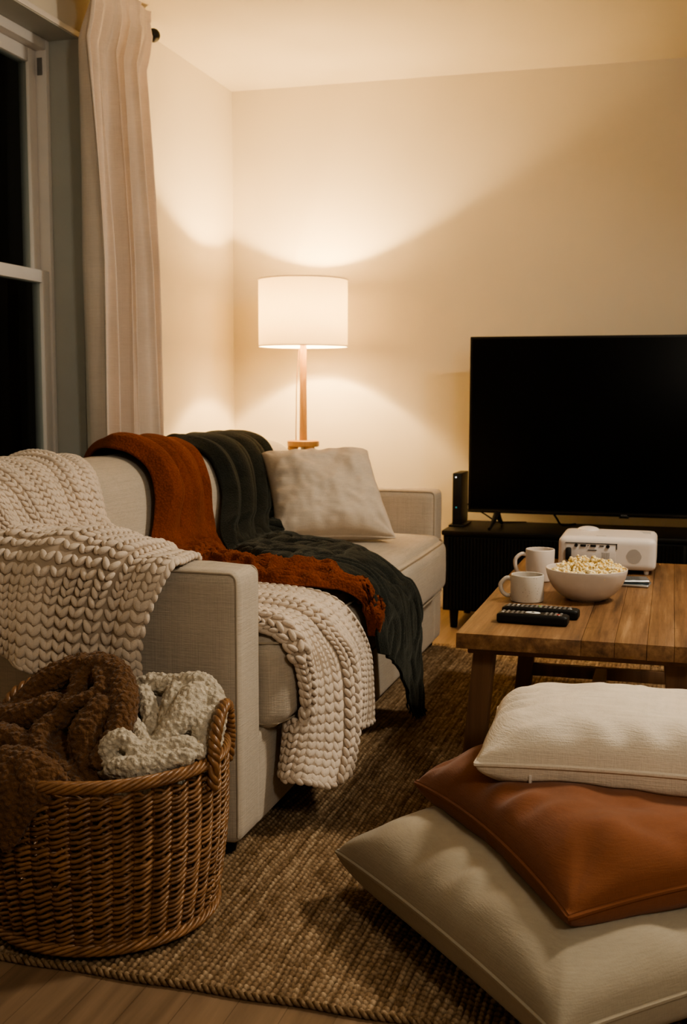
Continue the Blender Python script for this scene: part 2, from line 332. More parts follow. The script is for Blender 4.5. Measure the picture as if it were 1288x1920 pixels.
# ---------------------------------------------------------------- rug (real stitches: rows along the room's depth)
def rug():
    x0, x1, y0, y1 = -1.62, 1.25, 1.70, 4.44
    def patch(xa, xb, ya, yb, h, base):
        X = np.arange(xa, xb+h/2, h); Y = np.arange(ya, yb+h/2, h); gx, gy = np.meshgrid(X, Y, indexing='ij')
        rw = .0125; r = (gx+.0035*np.sin(gy*7.3+gx*11)+.0018*np.sin(gy*31+gx*60))/rw; ri = np.floor(r); u = (r-ri)
        jit = np.sin(ri*12.9898)*43758.5453; jit = jit-np.floor(jit)
        v = gy/.0150+np.where(ri.astype(int) % 2 == 0, 0, .5)+jit*.35+.25*np.sin(gy*23+ri*2.1)
        vv = v+.30*(u-.5); hgt = (.12+.88*np.sin(pi*u)**.55)*(.12+.88*np.abs(np.sin(pi*vv))**.6)
        tn = np.sin(ri*78.233+np.floor(vv)*37.719)*43758.5453; tn = tn-np.floor(tn)
        bump = .0075*hgt*(.7+.35*jit+.25*tn)+.0015*np.sin(gx*37+gy*23)
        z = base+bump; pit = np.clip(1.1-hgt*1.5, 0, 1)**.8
        V = np.stack([gx, gy, z], -1).reshape(-1, 3); return V, len(X), len(Y), np.stack([pit.reshape(-1), tn.reshape(-1)], 1)
    A, R, K, pit = patch(-1.30, .75, y0, 3.05, .0030, -.0112); Fa = grid_faces(R, K)
    B, R2, K2, pit2 = patch(-1.30, .75, 3.05, y1, .0048, -.0112); Fb = grid_faces(R2, K2, off=len(A))
    V = np.concatenate([A, B]); Fc = Fa+Fb; pits = np.concatenate([pit, pit2])
    rest = MB(); rest.box(x0, -1.30, y0, y1, ZF, -.003, .002); rest.box(.75, x1, y0, y1, ZF, -.003, .002); rest.box(-1.30, .75, y0+.001, y1-.001, ZF, -.0113, 0)
    rv = np.concatenate(rest.v); n = len(V); V = np.concatenate([V, rv]); Fc += [tuple(i+n for i in f) for f in rest.f]; pits = np.concatenate([pits, np.zeros((len(rv), 2))])
    # braided edge
    e = MB(); xs = np.arange(x0, x1, .0015)
    for q in range(2):
        e.tube(np.stack([xs, y0-.001+.0035*np.cos(xs/.0042+q*pi)+.002*np.sin(xs*31), -.0055+.0035*np.sin(xs/.0042+q*pi)], 1), .0042, 6)
    ev = np.concatenate(e.v); n = len(V); V = np.concatenate([V, ev]); Fc += [tuple(i+n for i in f) for f in e.f]; pits = np.concatenate([pits, np.full((len(ev), 2), .3)])
    o = build('jute_rug', V, Fc, M['rug'], angle=0); at = o.data.attributes.new('pit', 'FLOAT', 'POINT'); at.data.foreach_set('value', pits[:, 0].copy()); at = o.data.attributes.new('tone', 'FLOAT', 'POINT'); at.data.foreach_set('value', pits[:, 1].copy())
    tag(o, 'woven natural jute rug covering the floor under sofa and table', 'rug')
rug()

# ---------------------------------------------------------------- sofa
def softbox(x0, x1, y0, y1, z0, z1, r, n=16, bt=0, bf=0, bs=0, seed=0, wr=.0):
    """upholstery block: rounded edges, crowned top (bt), bulging front +x (bf) and sides (bs)"""
    bm = bmesh.new(); bmesh.ops.create_cube(bm, size=2); bmesh.ops.subdivide_edges(bm, edges=bm.edges[:], cuts=n, use_grid_fill=True)
    P = np.array([v.co for v in bm.verts]); Fc = [tuple(v.index for v in f.verts) for f in bm.faces]; bm.free()
    P = np.sign(P)*(1-(1-np.abs(P))**1.35)
    h = np.array([x1-x0, y1-y0, z1-z0])/2; c = np.array([x1+x0, y1+y0, z1+z0])/2
    Q = P*h; inner = np.clip(Q, -(h-r), h-r); d = Q-inner; L = np.linalg.norm(d, axis=1)
    mx = np.max(np.abs(d), axis=1); Q = inner+d*np.where(L > 1e-9, mx/np.maximum(L, 1e-9), 1)[:, None]
    u, v, w_ = P.T
    Q[:, 2] += bt*np.maximum(w_, 0)*np.sqrt(np.clip((1-u**4)*(1-v**4), 0, 1)); Q[:, 0] += bf*np.maximum(u, 0)*np.sqrt(np.clip((1-w_**2)*(1-v**6), 0, 1)); Q[:, 1] += bs*v*np.sqrt(np.clip((1-w_**2)*(1-u**4), 0, 1))
    V = Q+c
    if wr: V += (fbm(V, 9, 3, seed)*wr)[:, None]*np.array([.4, .3, 1.0])
    return V, Fc
sofa = empty('sofa', (-1.33, 3.315, 0), 'beige linen two-seat sofa with square arms under draped throws', 'sofa')
SX0, SXF = -1.80, -.865
build('base', *softbox(SX0+.02, -.868, 2.30, 4.33, .030, .245, .012, 20, seed=1, wr=.002), M['linen'], sofa)
def arm(y0, y1):
    V, Fc = softbox(SX0, SXF, y0, y1, .028, .622, .022, 22, bt=.006, seed=int(y0*10), wr=.0025); a = build('arm', V, Fc, M['linen'], sofa); a['_o'] = list(sofa.location)
    return a
a1 = arm(2.205, 2.345); a2 = arm(4.285, 4.425)
def arm_piping(a, y0, y1):
    k = MB()
    for yy, s in ((y0+.004, -1), (y1-.004, 1)):
        q = yy-.004*s if False else yy+.0024*(-s)
        k.tube([(SXF-.0064, q, z) for z in (.045, .2, .4, .58)]+[(SXF-.022+.0156*math.cos(b_), q, .600+.0185*math.sin(b_)) for b_ in np.linspace(0, pi/2, 8)]+[(SXF-x_, q, .6195) for x_ in (.1, .25, .45, .7)], .0028, 6)
    o = build('piping', np.concatenate(k.v), k.f, M['linen_dark'], None, origin=sofa.location); o.parent = a; o.location = (0, 0, 0)
arm_piping(a1, 2.205, 2.345); arm_piping(a2, 4.285, 4.425)
# backrest: swept profile with a rounded top, slightly leaning
prof = [(-1.78, .03), (-1.80, .25), (-1.80, .60), (-1.785, .72), (-1.745, .785), (-1.67, .806), (-1.58, .806), (-1.515, .785), (-1.47, .735), (-1.425, .63), (-1.385, .52), (-1.36, .40), (-1.35, .20), (-1.35, .03)]
pr = catmull(np.array(prof), 90); ys = np.concatenate([[2.205, 2.212, 2.225, 2.245], np.linspace(2.28, 4.35, 60), [4.385, 4.405, 4.418, 4.425]])
cen = np.array([-1.58, .42]); BV = []
for y in ys:
    e = min(y-2.205, 4.425-y); k = 1-.05*max(0, 1-e/.04)**2
    q = cen+(pr-cen)*k; BV.append(np.stack([q[:, 0], np.full(len(q), y), q[:, 1]], 1))
BV = np.array(BV); sh = BV.shape; BV = BV.reshape(-1, 3); mk = np.clip((BV[:, 2]-.45)/.3, 0, 1)
BV[:, 0] += fbm(BV*[1, .6, 1], 5, 3, 3)*.008*mk; BV[:, 2] += fbm(BV*[1, .8, 1], 6, 3, 4)*.006*mk
Fb = grid_faces(sh[0], sh[1]); Fb += [tuple(range(sh[1])), tuple((sh[0]-1)*sh[1]+i for i in range(sh[1]))[::-1]]
build('backrest', BV, Fb, M['linen'], sofa, angle=60)
for y0, y1, sd in ((2.352, 3.312, 5), (3.318, 4.278, 8)):
    V, Fc = softbox(-1.37, -.825, y0, y1, .238, .452, .045, 24, bt=.022, bf=.022, seed=sd, wr=.004); s = build('seat_cushion', V, Fc, M['linen'], sofa)
    k = MB(); z1 = .452
    for zz, xx in ((.440, -.823), (.255, -.826)):
        k.tube([(-1.0, y0+.008, zz), (xx-.045, y0+.008, zz), (xx-.012, y0+.022, zz), (xx+.006, y0+.08, zz), (xx+.008, y0+.2, zz), (xx+.010, (y0+y1)/2, zz), (xx+.008, y1-.2, zz), (xx+.006, y1-.08, zz), (xx-.012, y1-.022, zz), (xx-.045, y1-.008, zz)], .0030, 6)
    o = build('piping', np.concatenate(k.v), k.f, M['linen_dark'], None, origin=sofa.location); o.parent = s; o.location = (0, 0, 0)
for x, y in ((-.91, 2.25), (-.91, 4.38), (-1.75, 2.25), (-1.75, 4.38)):
    MB().lathe([(0, 0), (.018, 0), (.024, .034), (0, .034)], (x, y, 0), 16).out('foot', M['black'], sofa)

# ---------------------------------------------------------------- cloth nets
def solid(objs):
    bpy.context.view_layer.update(); vs, ps = [], []
    def walk(o):
        if o.type == 'MESH' and o.name.split('.')[0] not in ('piping', 'knit_stitches', 'fringe'):
            b = len(vs); mw = o.matrix_world; vs.extend(mw @ v.co for v in o.data.vertices); ps.extend(tuple(b+i for i in p.vertices) for p in o.data.polygons)
        for c in o.children: walk(c)
    for o in objs: walk(o)
    return BVHTree.FromPolygons(vs, ps)
class Net:
    def __init__(s, rows, R=160, K=80, fold=None, avoid=None, margin=.009):
        P = np.array(rows, float); A = catmull(P, R); A = np.swapaxes(catmull(np.swapaxes(A, 0, 1), K), 0, 1)
        # even spacing along the length
        d = np.linalg.norm(np.diff(A, axis=0), axis=2).mean(1); L = np.concatenate([[0], np.cumsum(d)]); s.len = L[-1]
        q = np.linspace(0, L[-1], R); i = np.clip(np.searchsorted(L, q)-1, 0, R-2); f = ((q-L[i])/(L[i+1]-L[i]+1e-12))[:, None, None]
        s.P = A[i]*(1-f)+A[i+1]*f; s.R, s.K = R, K
        if avoid: s.push(solid(avoid), margin)
        s.wid = np.linalg.norm(np.diff(s.P, axis=1), axis=2).sum(1).mean()
        if fold is not None:
            S, T = np.meshgrid(np.linspace(0, 1, R), np.linspace(0, 1, K), indexing='ij'); s.P = s.P+s.N()*(fold(S, T, s.P)*(.2+.8*np.clip(np.minimum(T, 1-T)/.07, 0, 1)))[..., None]
    def push(s, tree, margin):
        for _ in range(5):
            for i in range(s.R):
                for j in range(s.K):
                    p = Vector(s.P[i, j]); l, n, _i, d = tree.find_nearest(p, .2)
                    if l is None: continue
                    q = (p-l).dot(n)
                    if q < margin: s.P[i, j] += np.array(n)*(margin-q)*(1.0 if _ > 1 else .7)
            if _ < 2: s.P[1:-1] = s.P[1:-1]*.5+.25*(s.P[:-2]+s.P[2:]); s.P[:, 1:-1] = s.P[:, 1:-1]*.6+.2*(s.P[:, :-2]+s.P[:, 2:])
    def N(s):
        a = np.gradient(s.P, axis=0); b = np.gradient(s.P, axis=1); n = np.cross(a, b); n /= np.linalg.norm(n, axis=2)[..., None]+1e-12
        return n
    def at(s, S, T, A=None):
        A = s.P if A is None else A; i = np.clip(S*(s.R-1), 0, s.R-1.0001); j = np.clip(T*(s.K-1), 0, s.K-1.0001); i0, j0 = i.astype(int), j.astype(int); a, b = (i-i0)[..., None], (j-j0)[..., None]
        return A[i0, j0]*(1-a)*(1-b)+A[i0+1, j0]*a*(1-b)+A[i0, j0+1]*(1-a)*b+A[i0+1, j0+1]*a*b
    def sheet(s, name, mat, th, parent=None):
        o = build(name, s.P.reshape(-1, 3), grid_faces(s.R, s.K), mat, parent, angle=0)
        m_ = o.modifiers.new('thick', 'SOLIDIFY'); m_.thickness = th; m_.offset = 0
        return o
# one knit lobe: a fat teardrop
_la = np.linspace(0, pi, 9); _lb = np.arange(8)*2*pi/8
LV = np.array([[0, 0, -1]]+[[math.sin(a)*math.cos(b)*(1-.12*math.cos(a)), math.sin(a)*math.sin(b)*(1-.12*math.cos(a)), -math.cos(a)] for a in _la[1:-1] for b in _lb]+[[0, 0, 1]])
LF = [(0, 1+(k+1) % 8, 1+k) for k in range(8)]+[(1+i*8+k, 1+i*8+(k+1) % 8, 1+(i+1)*8+(k+1) % 8, 1+(i+1)*8+k) for i in range(6) for k in range(8)]+[(57, 49+k, 49+(k+1) % 8) for k in range(8)]
def lobes(Pc, D, Wd, Nn, la, wa, ha):
    """lobes at Pc: long axis D, width Wd, normal Nn, half sizes per lobe"""
    la, wa, ha = [np.broadcast_to(np.asarray(q, float), (len(Pc),)) for q in (la, wa, ha)]
    V = Pc[:, None]+LV[None, :, 0:1]*(Wd*wa[:, None])[:, None]+LV[None, :, 1:2]*(Nn*ha[:, None])[:, None]+LV[None, :, 2:3]*(D*la[:, None])[:, None]
    n = len(LV); Fa = []
    for i in range(len(Pc)): Fa += [tuple(q+i*n for q in f) for f in LF]
    return V.reshape(-1, 3), Fa
def unit(a): return a/(np.linalg.norm(a, axis=-1, keepdims=True)+1e-12)
def knit(net, cols, pitch, rib=None, edge=True, lift=.004, th=1.0):
    """stockinette V stitches in `cols` columns over the net"""
    rows = int(net.len/pitch); N = net.N(); dS = np.gradient(net.P, axis=0)*(net.R-1); dT = np.gradient(net.P, axis=1)*(net.K-1)
    S, T = np.meshgrid((np.arange(rows)+.5)/rows, (np.arange(cols)+.5)/cols, indexing='ij'); S = S.ravel(); T = T.ravel(); ci = np.tile(np.arange(cols), rows)
    mb = MB(); hh = np.array(rib)[ci % len(rib)] if rib is not None else np.ones(len(S))
    for sg in (-1, 1):
        Tq = np.clip(T+sg*.235/cols, 0, 1); Sj = np.clip(S+nr.uniform(-.06, .06, len(S))/rows, 0, 1)
        p = net.at(Sj, Tq); n = unit(net.at(Sj, Tq, N)); a = net.at(Sj, Tq, dS)/rows; b = net.at(Sj, Tq, dT)/cols
        la = np.clip(np.linalg.norm(a, axis=1), pitch*.55, pitch*1.25); lb = np.linalg.norm(b, axis=1); au, bu = unit(a), unit(b)
        ang = .56+nr.uniform(-.09, .09, len(S)); D = unit(au*np.cos(ang)[:, None]-sg*bu*np.sin(ang)[:, None]); D = unit(D+n*.10); W = unit(np.cross(n, D))
        k = .92+nr.uniform(-.07, .09, len(S)); lc = np.minimum(lb, .045)
        fl = np.clip((1.0-hh)/.5, 0, 1); V, Fc = lobes(p+n*(lift+.24*lc*(hh-.6))[:, None], D, W, np.cross(D, W), la*(.70+.06*fl)*k, la*(.345+.10*fl)*k, la*.36*hh*th*k); mb.add(V, Fc)
    if edge:
        for which in ('L', 'R', 'E'):
            q = (np.arange(rows)+.5)/rows if which != 'E' else (np.arange(int(cols*1.3))+.5)/int(cols*1.3)
            s_, t_ = (q, np.full(len(q), .0 if which == 'L' else 1.0)) if which != 'E' else (np.full(len(q), 1.0), q)
            p = net.at(s_, t_); n = unit(net.at(s_, t_, N)); a = net.at(s_, t_, dS); b = net.at(s_, t_, dT)
            if which == 'E': a, b, ln = b, a, net.wid/len(q)
            else: ln = net.len/len(q)
            D = unit(unit(a)+(.45+nr.uniform(-.15, .15, (len(q), 1)))*unit(b)); W = unit(np.cross(n, D)); V, Fc = lobes(p, D, W, n, ln*.95, .0085, .0085); mb.add(V, Fc)
    return mb
def net_fold(amp, freq, seed, noise_amp=.0, nsc=9, s0=0., s1=1.):
    def f(S, T, P):
        g = np.clip((S-s0)/.12, 0, 1)*np.clip((s1-S)/.12, 0, 1) if (s0 > 0 or s1 < 1) else 1
        w_ = amp*(.5+.5*np.sin(2*pi*(freq*T+.18*np.sin(5*S+seed)+seed*.37)))*g
        if noise_amp: w_ = w_+noise_amp*(.5+fbm(P*[1, 1, 1], nsc, 3, seed).reshape(S.shape))
        return w_
    return f
def lerp_row(L, Rr, n=5): return [tuple(np.array(L)*(1-t)+np.array(Rr)*t) for t in np.linspace(0, 1, n)]

# ---------------------------------------------------------------- pillows
def pillow_grid(n=72, pinch=.07, power=.75, seed=0, pucker=.006, wr=.01, nsc=5):
    a = np.linspace(-1, 1, n); a = np.sin(a*pi/2)*.6+a*.4; U, W = np.meshgrid(a, a, indexing='ij')
    X = U*(1-pinch*(1-W**2)*np.abs(U)**1.5); Y = W*(1-pinch*(1-U**2)*np.abs(W)**1.5)
    q = lambda t: np.sqrt(np.clip(1-(1-np.clip((1-np.abs(t))/power, 0, 1))**2, 0, 1)); H = (q(U)*q(W))**.72*(1-.22*(U**2+W**2)/2)
    eu, ev = 1-np.abs(U), 1-np.abs(W)
    rs = np.random.RandomState(seed); p1, p2 = rs.rand(2)*6
    pk = np.sin(W*17+p1+2*np.sin(W*5))*np.exp(-((eu-.16)/.11)**2)+np.sin(U*16+p2+2*np.sin(U*4))*np.exp(-((ev-.16)/.11)**2)
    Q = np.stack([U, W, np.zeros_like(U)], -1).reshape(-1, 3)
    # creases running out of the corners
    rad = np.minimum(eu, ev); cr = np.sin(np.arctan2(np.abs(U)-1.02, np.abs(W)-1.02)*11+p1)*np.exp(-(((1-np.abs(U))**2+(1-np.abs(W))**2)**.5/.42)**2)*np.clip(rad/.15, 0, 1)
    nz = fbm(Q, nsc*.35, 3, seed).reshape(U.shape)*wr*H+pk*pucker+cr*pucker*.5
    nz2 = fbm(Q, nsc*.35, 3, seed+9).reshape(U.shape)*wr*H+pk*pucker*.6
    return X, Y, H, nz, nz2, n
def pillow_mesh(X, Y, H, n1_, n2_, n, top, bot):
    """top/bot map (X,Y,height) to world; returns verts, faces, edge loop"""
    A = top(X, Y, H, n1_).reshape(-1, 3); B = bot(X, Y, H, n2_).reshape(-1, 3)
    Fa = grid_faces(n, n); Fb = [tuple(i+n*n for i in f[::-1]) for f in grid_faces(n, n)]
    idx = [(0, j) for j in range(n)]+[(i, n-1) for i in range(1, n)]+[(n-1, j) for j in range(n-2, -1, -1)]+[(i, 0) for i in range(n-2, 0, -1)]
    lp = [i*n+j for i, j in idx]; E = [(lp[k], lp[k]+n*n, lp[(k+1) % len(lp)]+n*n, lp[(k+1) % len(lp)]) for k in range(len(lp))]
    loop = (A[lp]+B[lp])/2
    return np.concatenate([A, B]), Fa+Fb+[e[::-1] for e in E], loop
# sofa pillow, leaning into the far corner
def quad_pillow(name, BL, BR, TR, TL, th, mat, seed, label, cat):
    BL, BR, TR, TL = [np.array(q, float) for q in (BL, BR, TR, TL)]; nn = unit(np.cross(BR-BL, TL-BL))
    X, Y, H, a, b, n = pillow_grid(seed=seed, pinch=.06, wr=.024, pucker=.004, power=.7)
    def pos(X, Y):
        u, v = ((X+1)/2)[..., None], ((Y+1)/2)[..., None]; return BL*(1-u)*(1-v)+BR*u*(1-v)+TR*u*v+TL*(1-u)*v
    V, Fc, lp = pillow_mesh(X, Y, H, a, b, n, lambda X, Y, H, z: pos(X, Y)+nn*(.002+th*.55*H+z)[..., None], lambda X, Y, H, z: pos(X, Y)-nn*(.002+th*.45*H)[..., None])
    o = build(name, V, Fc, mat, angle=60); tag(o, label, cat)
    pp = MB().tube(lp, .004, 6, True); p = build('piping', np.concatenate(pp.v), pp.f, mat, None, origin=o.location); p.parent = o; p.location = (0, 0, 0)
    return o
sofa_pillow = quad_pillow('sofa_pillow', (-1.315, 3.70, .492), (-.925, 3.875, .492), on_y(688, 846, 4.03), on_y(488, 853, 3.90), .20, M['pillow'], 4, 'plain beige linen pillow leaning in the far corner of the sofa', 'pillow')
# --- cream throw over back and arm
K1 = [
 [(-1.83, 2.14, .60), (-1.83, 2.40, .60), (-1.83, 2.70, .60), (-1.83, 3.00, .60)],
 [(-1.80, 2.14, .74), (-1.80, 2.40, .74), (-1.80, 2.70, .74), (-1.80, 2.99, .74)],
 [(-1.71, 2.13, .810), (-1.71, 2.38, .810), (-1.71, 2.66, .810), (-1.71, 2.93, .806)],
 [(-1.57, 2.12, .815), (-1.57, 2.36, .815), (-1.57, 2.60, .815), (-1.57, 2.82, .808)],
 [(-1.485, 2.14, .757), (-1.48, 2.36, .757), (-1.48, 2.55, .757), (-1.48, 2.735, .750)],
 [(-1.46, 2.18, .70), (-1.43, 2.38, .68), (-1.42, 2.54, .67), (-1.41, 2.68, .655)],
 [(-1.52, 2.27, .668), (-1.42, 2.42, .640), (-1.34, 2.53, .625), (-1.25, 2.62, .615)],
 [(-1.62, 2.33, .655), (-1.46, 2.37, .648), (-1.24, 2.40, .645), (-1.04, 2.395, .622)],
 [(-1.66, 2.26, .655), (-1.47, 2.265, .655), (-1.24, 2.27, .652), (-1.005, 2.25, .632)],
 [(-1.67, 2.195, .630), (-1.47, 2.19, .634), (-1.25, 2.185, .632), (-1.005, 2.180, .630)],
 [(-1.66, 2.172, .56), (-1.46, 2.155, .555), (-1.27, 2.158, .555), (-1.040, 2.160, .560)],
 [(-1.62, 2.165, .545), (-1.43, 2.145, .515), (-1.27, 2.140, .48), (-1.070, 2.155, .46)],
 [(-1.61, 2.165, .51), (-1.41, 2.150, .465), on_y(95, 1248, 2.135), on_y(262, 1268, 2.155)]]
def k1fold(S, T, P):
    hang = np.clip((S-.56)/.3, 0, 1); up = np.clip((.50-S)/.15, 0, 1)
    return .052*hang*np.abs(np.cos(pi*(T*1.75-.10+.06*np.sin(S*9))))**.8 + .006*up*(.5+.5*np.sin(2*pi*(T*2.6+.2+S*.5)))+.006*np.sin(2*pi*T*5+S*8)
n1 = Net(K1, 190, 90, k1fold, avoid=[sofa], margin=.009)
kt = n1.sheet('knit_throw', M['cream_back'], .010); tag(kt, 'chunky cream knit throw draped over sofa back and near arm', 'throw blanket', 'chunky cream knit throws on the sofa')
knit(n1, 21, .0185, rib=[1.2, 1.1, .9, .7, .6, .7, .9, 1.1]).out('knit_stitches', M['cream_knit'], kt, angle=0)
# --- cream throw over the near seat cushion
def xrow(l): return [on_x(*q) for q in l]
K2 = [
 [(-1.30, 2.37, .487), (-1.30, 2.46, .487), (-1.30, 2.54, .487), (-1.30, 2.61, .487), (-1.30, 2.68, .487), (-1.30, 2.74, .487)],
 [(-1.12, 2.37, .490), (-1.12, 2.46, .492), (-1.12, 2.54, .492), (-1.12, 2.61, .492), (-1.12, 2.68, .492), (-1.12, 2.74, .490)],
 [(-.97, 2.365, .484), (-.95, 2.46, .490), (-.95, 2.54, .490), (-.95, 2.61, .490), (-.95, 2.68, .490), (-.95, 2.735, .488)],
 [(-.875, 2.37, .468), (-.845, 2.45, .474), (-.835, 2.54, .474), (-.835, 2.62, .474), (-.835, 2.69, .474), (-.838, 2.745, .470)],
 [(-.838, 2.385, .425), (-.800, 2.45, .420), (-.785, 2.56, .420), (-.782, 2.65, .420), (-.782, 2.72, .420), (-.785, 2.78, .420)],
 xrow([(535, 1290, -.835), (585, 1275, -.785), (640, 1255, -.748), (660, 1232, -.768), (675, 1225, -.760), (680, 1225, -.775)]),
 xrow([(535, 1380, -.840), (585, 1385, -.780), (645, 1380, -.728), (658, 1310, -.765), (680, 1300, -.755), (688, 1290, -.775)]),
 xrow([(530, 1455, -.845), (578, 1466, -.775), (630, 1464, -.728), (652, 1378, -.768), (676, 1362, -.760), (692, 1345, -.775)])]
n2 = Net(K2, 170, 100, lambda S, T, P: .010*np.sin(2*pi*T*2.2+.6)*np.clip((S-.1)/.2, 0, 1)+.010, avoid=[sofa], margin=.013)
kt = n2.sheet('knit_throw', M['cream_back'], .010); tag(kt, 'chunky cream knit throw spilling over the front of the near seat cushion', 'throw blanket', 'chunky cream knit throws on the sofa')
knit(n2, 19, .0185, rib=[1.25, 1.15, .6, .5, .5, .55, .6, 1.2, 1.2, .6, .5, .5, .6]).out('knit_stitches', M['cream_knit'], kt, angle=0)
# --- rust throw
def R_(x, z, yl, yr, xr=None, zr=None): return lerp_row((x, yl, z), (xr if xr is not None else x, yr, zr if zr is not None else z), 6)
KR = [R_(-1.825, .56, 3.30, 3.80), R_(-1.815, .72, 3.29, 3.79), R_(-1.73, .805, 3.22, 3.73), R_(-1.60, .818, 3.04, 3.545), R_(-1.49, .772, 3.03, 3.43), R_(-1.43, .67, 2.96, 3.37), R_(-1.385, .56, 2.85, 3.32),
      R_(-1.30, .496, 2.78, 3.24), R_(-1.18, .496, 2.77, 3.10), R_(-1.06, .500, 2.765, 2.985), R_(-.94, .500, 2.755, 2.95), R_(-.85, .490, 2.80, 2.955), R_(-.790, .455, 2.87, 2.985), R_(-.772, .40, 2.925, 3.01), R_(-.768, .342, 2.945, 3.012, None, .335)]
def ridge(x): return np.abs(np.sin(pi*x))**.6
def rfold(S, T, P):
    back = np.clip((.54-S)/.1, 0, 1); seat = np.clip((S-.50)/.08, 0, 1)*np.clip((1.02-S)/.1, .25, 1)
    u = T+.10*(S-.2)+.03*np.sin(7*S)
    ww = back*(.056*ridge(2.2*u+.16)*(.55+.45*np.sin(3*T+1))+.008*ridge(5.3*u+.4))*np.clip(.5+2.2*np.abs(S-.2), 0, 1)
    nz = fbm(P*[1.0, 1.0, .6], 11, 2, 2).reshape(S.shape); n2_ = np.abs(fbm(P*[.8, 1.3, .5], 12, 2, 6).reshape(S.shape))
    wr_ = .016*np.abs(np.sin(pi*(4.2*T+2.6*nz+3.0*S)))**.7+.006*np.abs(np.sin(pi*(6*S+3.0*nz+1.2*T)))**.8
    return ww+.004+seat*(wr_+.028*(1-np.abs(nz)*2.2)+.005*(1-2*n2_)+.014*ridge(2.6*T+.6*S))*(.35+.65*np.sin(pi*np.clip(T, .02, .98)))
# --- dark plush throw
def R4(*p): return [p[0], p[1], p[2], p[3]]
KD = [R_(-1.825, .56, 3.80, 4.38), R_(-1.815, .72, 3.79, 4.37), R_(-1.73, .806, 3.72, 4.32), R_(-1.60, .82, 3.56, 4.19), R_(-1.49, .775, 3.53, 4.10), R_(-1.43, .675, 3.49, 3.97), R_(-1.375, .56, 3.34, 3.83),
      R_(-1.29, .500, 3.24, 3.70), R_(-1.17, .500, 3.12, 3.57), R_(-1.05, .502, 3.02, 3.50), R_(-.94, .502, 2.95, 3.40), R_(-.855, .492, 2.93, 3.29), R_(-.795, .455, 2.935, 3.28),
      [(-.768, 2.945, .40), (-.765, 3.04, .395), (-.760, 3.14, .39), (-.755, 3.24, .388), (-.750, 3.32, .385), (-.750, 3.365, .38)],
      [(-.762, 2.955, .34), (-.758, 3.05, .31), (-.752, 3.16, .26), (-.750, 3.26, .23), (-.748, 3.35, .21), (-.748, 3.41, .205)],
      [(-.758, 2.965, .29), (-.755, 3.06, .25), (-.750, 3.17, .16), (-.748, 3.27, .07), (-.744, 3.36, .03), (-.745, 3.445, .022)]]
def dfold(S, T, P):
    back = np.clip((.52-S)/.08, 0, 1); seat = np.clip((S-.46)/.10, 0, 1); u = T+.12*(S-.2)+.025*np.sin(8*S+1)
    nz = fbm(P*[.8, 1.2, .6], 6.5, 2, 12).reshape(S.shape)
    wr_ = .020*np.abs(np.sin(pi*(3.0*T+2.4*nz+1.5*S)))**.7+.005*np.abs(np.sin(pi*(5*S+2.5*nz-2.2*T)))**.8
    return .004+back*(.048*ridge(3.3*u+.22)+.008*ridge(7.1*u+.1))*np.clip(.45+2.2*np.abs(S-.2), 0, 1)+seat*(wr_+.008*(1-np.abs(nz)*2.2)+.022*ridge(2.1*T-.8*S+.45)+.004*ridge(5.3*T+.5*S))*np.clip(1.35-S, .4, 1)
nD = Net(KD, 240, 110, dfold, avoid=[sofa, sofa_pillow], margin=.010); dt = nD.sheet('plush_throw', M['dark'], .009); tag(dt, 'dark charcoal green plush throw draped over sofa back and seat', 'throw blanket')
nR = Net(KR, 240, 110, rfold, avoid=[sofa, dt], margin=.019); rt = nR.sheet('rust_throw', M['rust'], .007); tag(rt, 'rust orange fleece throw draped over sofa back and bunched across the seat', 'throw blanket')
# fringe tuft of the dark throw touching the rug
fr = MB()
for i in range(46):
    t_ = .55+.45*i/45; p = nD.at(np.array([1.0]), np.array([t_]))[0]; q = np.array([p[0]+rng.uniform(-.005, .02), p[1]+rng.uniform(-.012, .012), max(.004, p[2]-rng.uniform(.02, .035))])
    fr.tube([p, (p+q)/2+np.array([rng.uniform(-.004, .006), 0, 0]), q], [.0028, .0028, .0012], 5)
fr.out('fringe', M['dark'], dt)

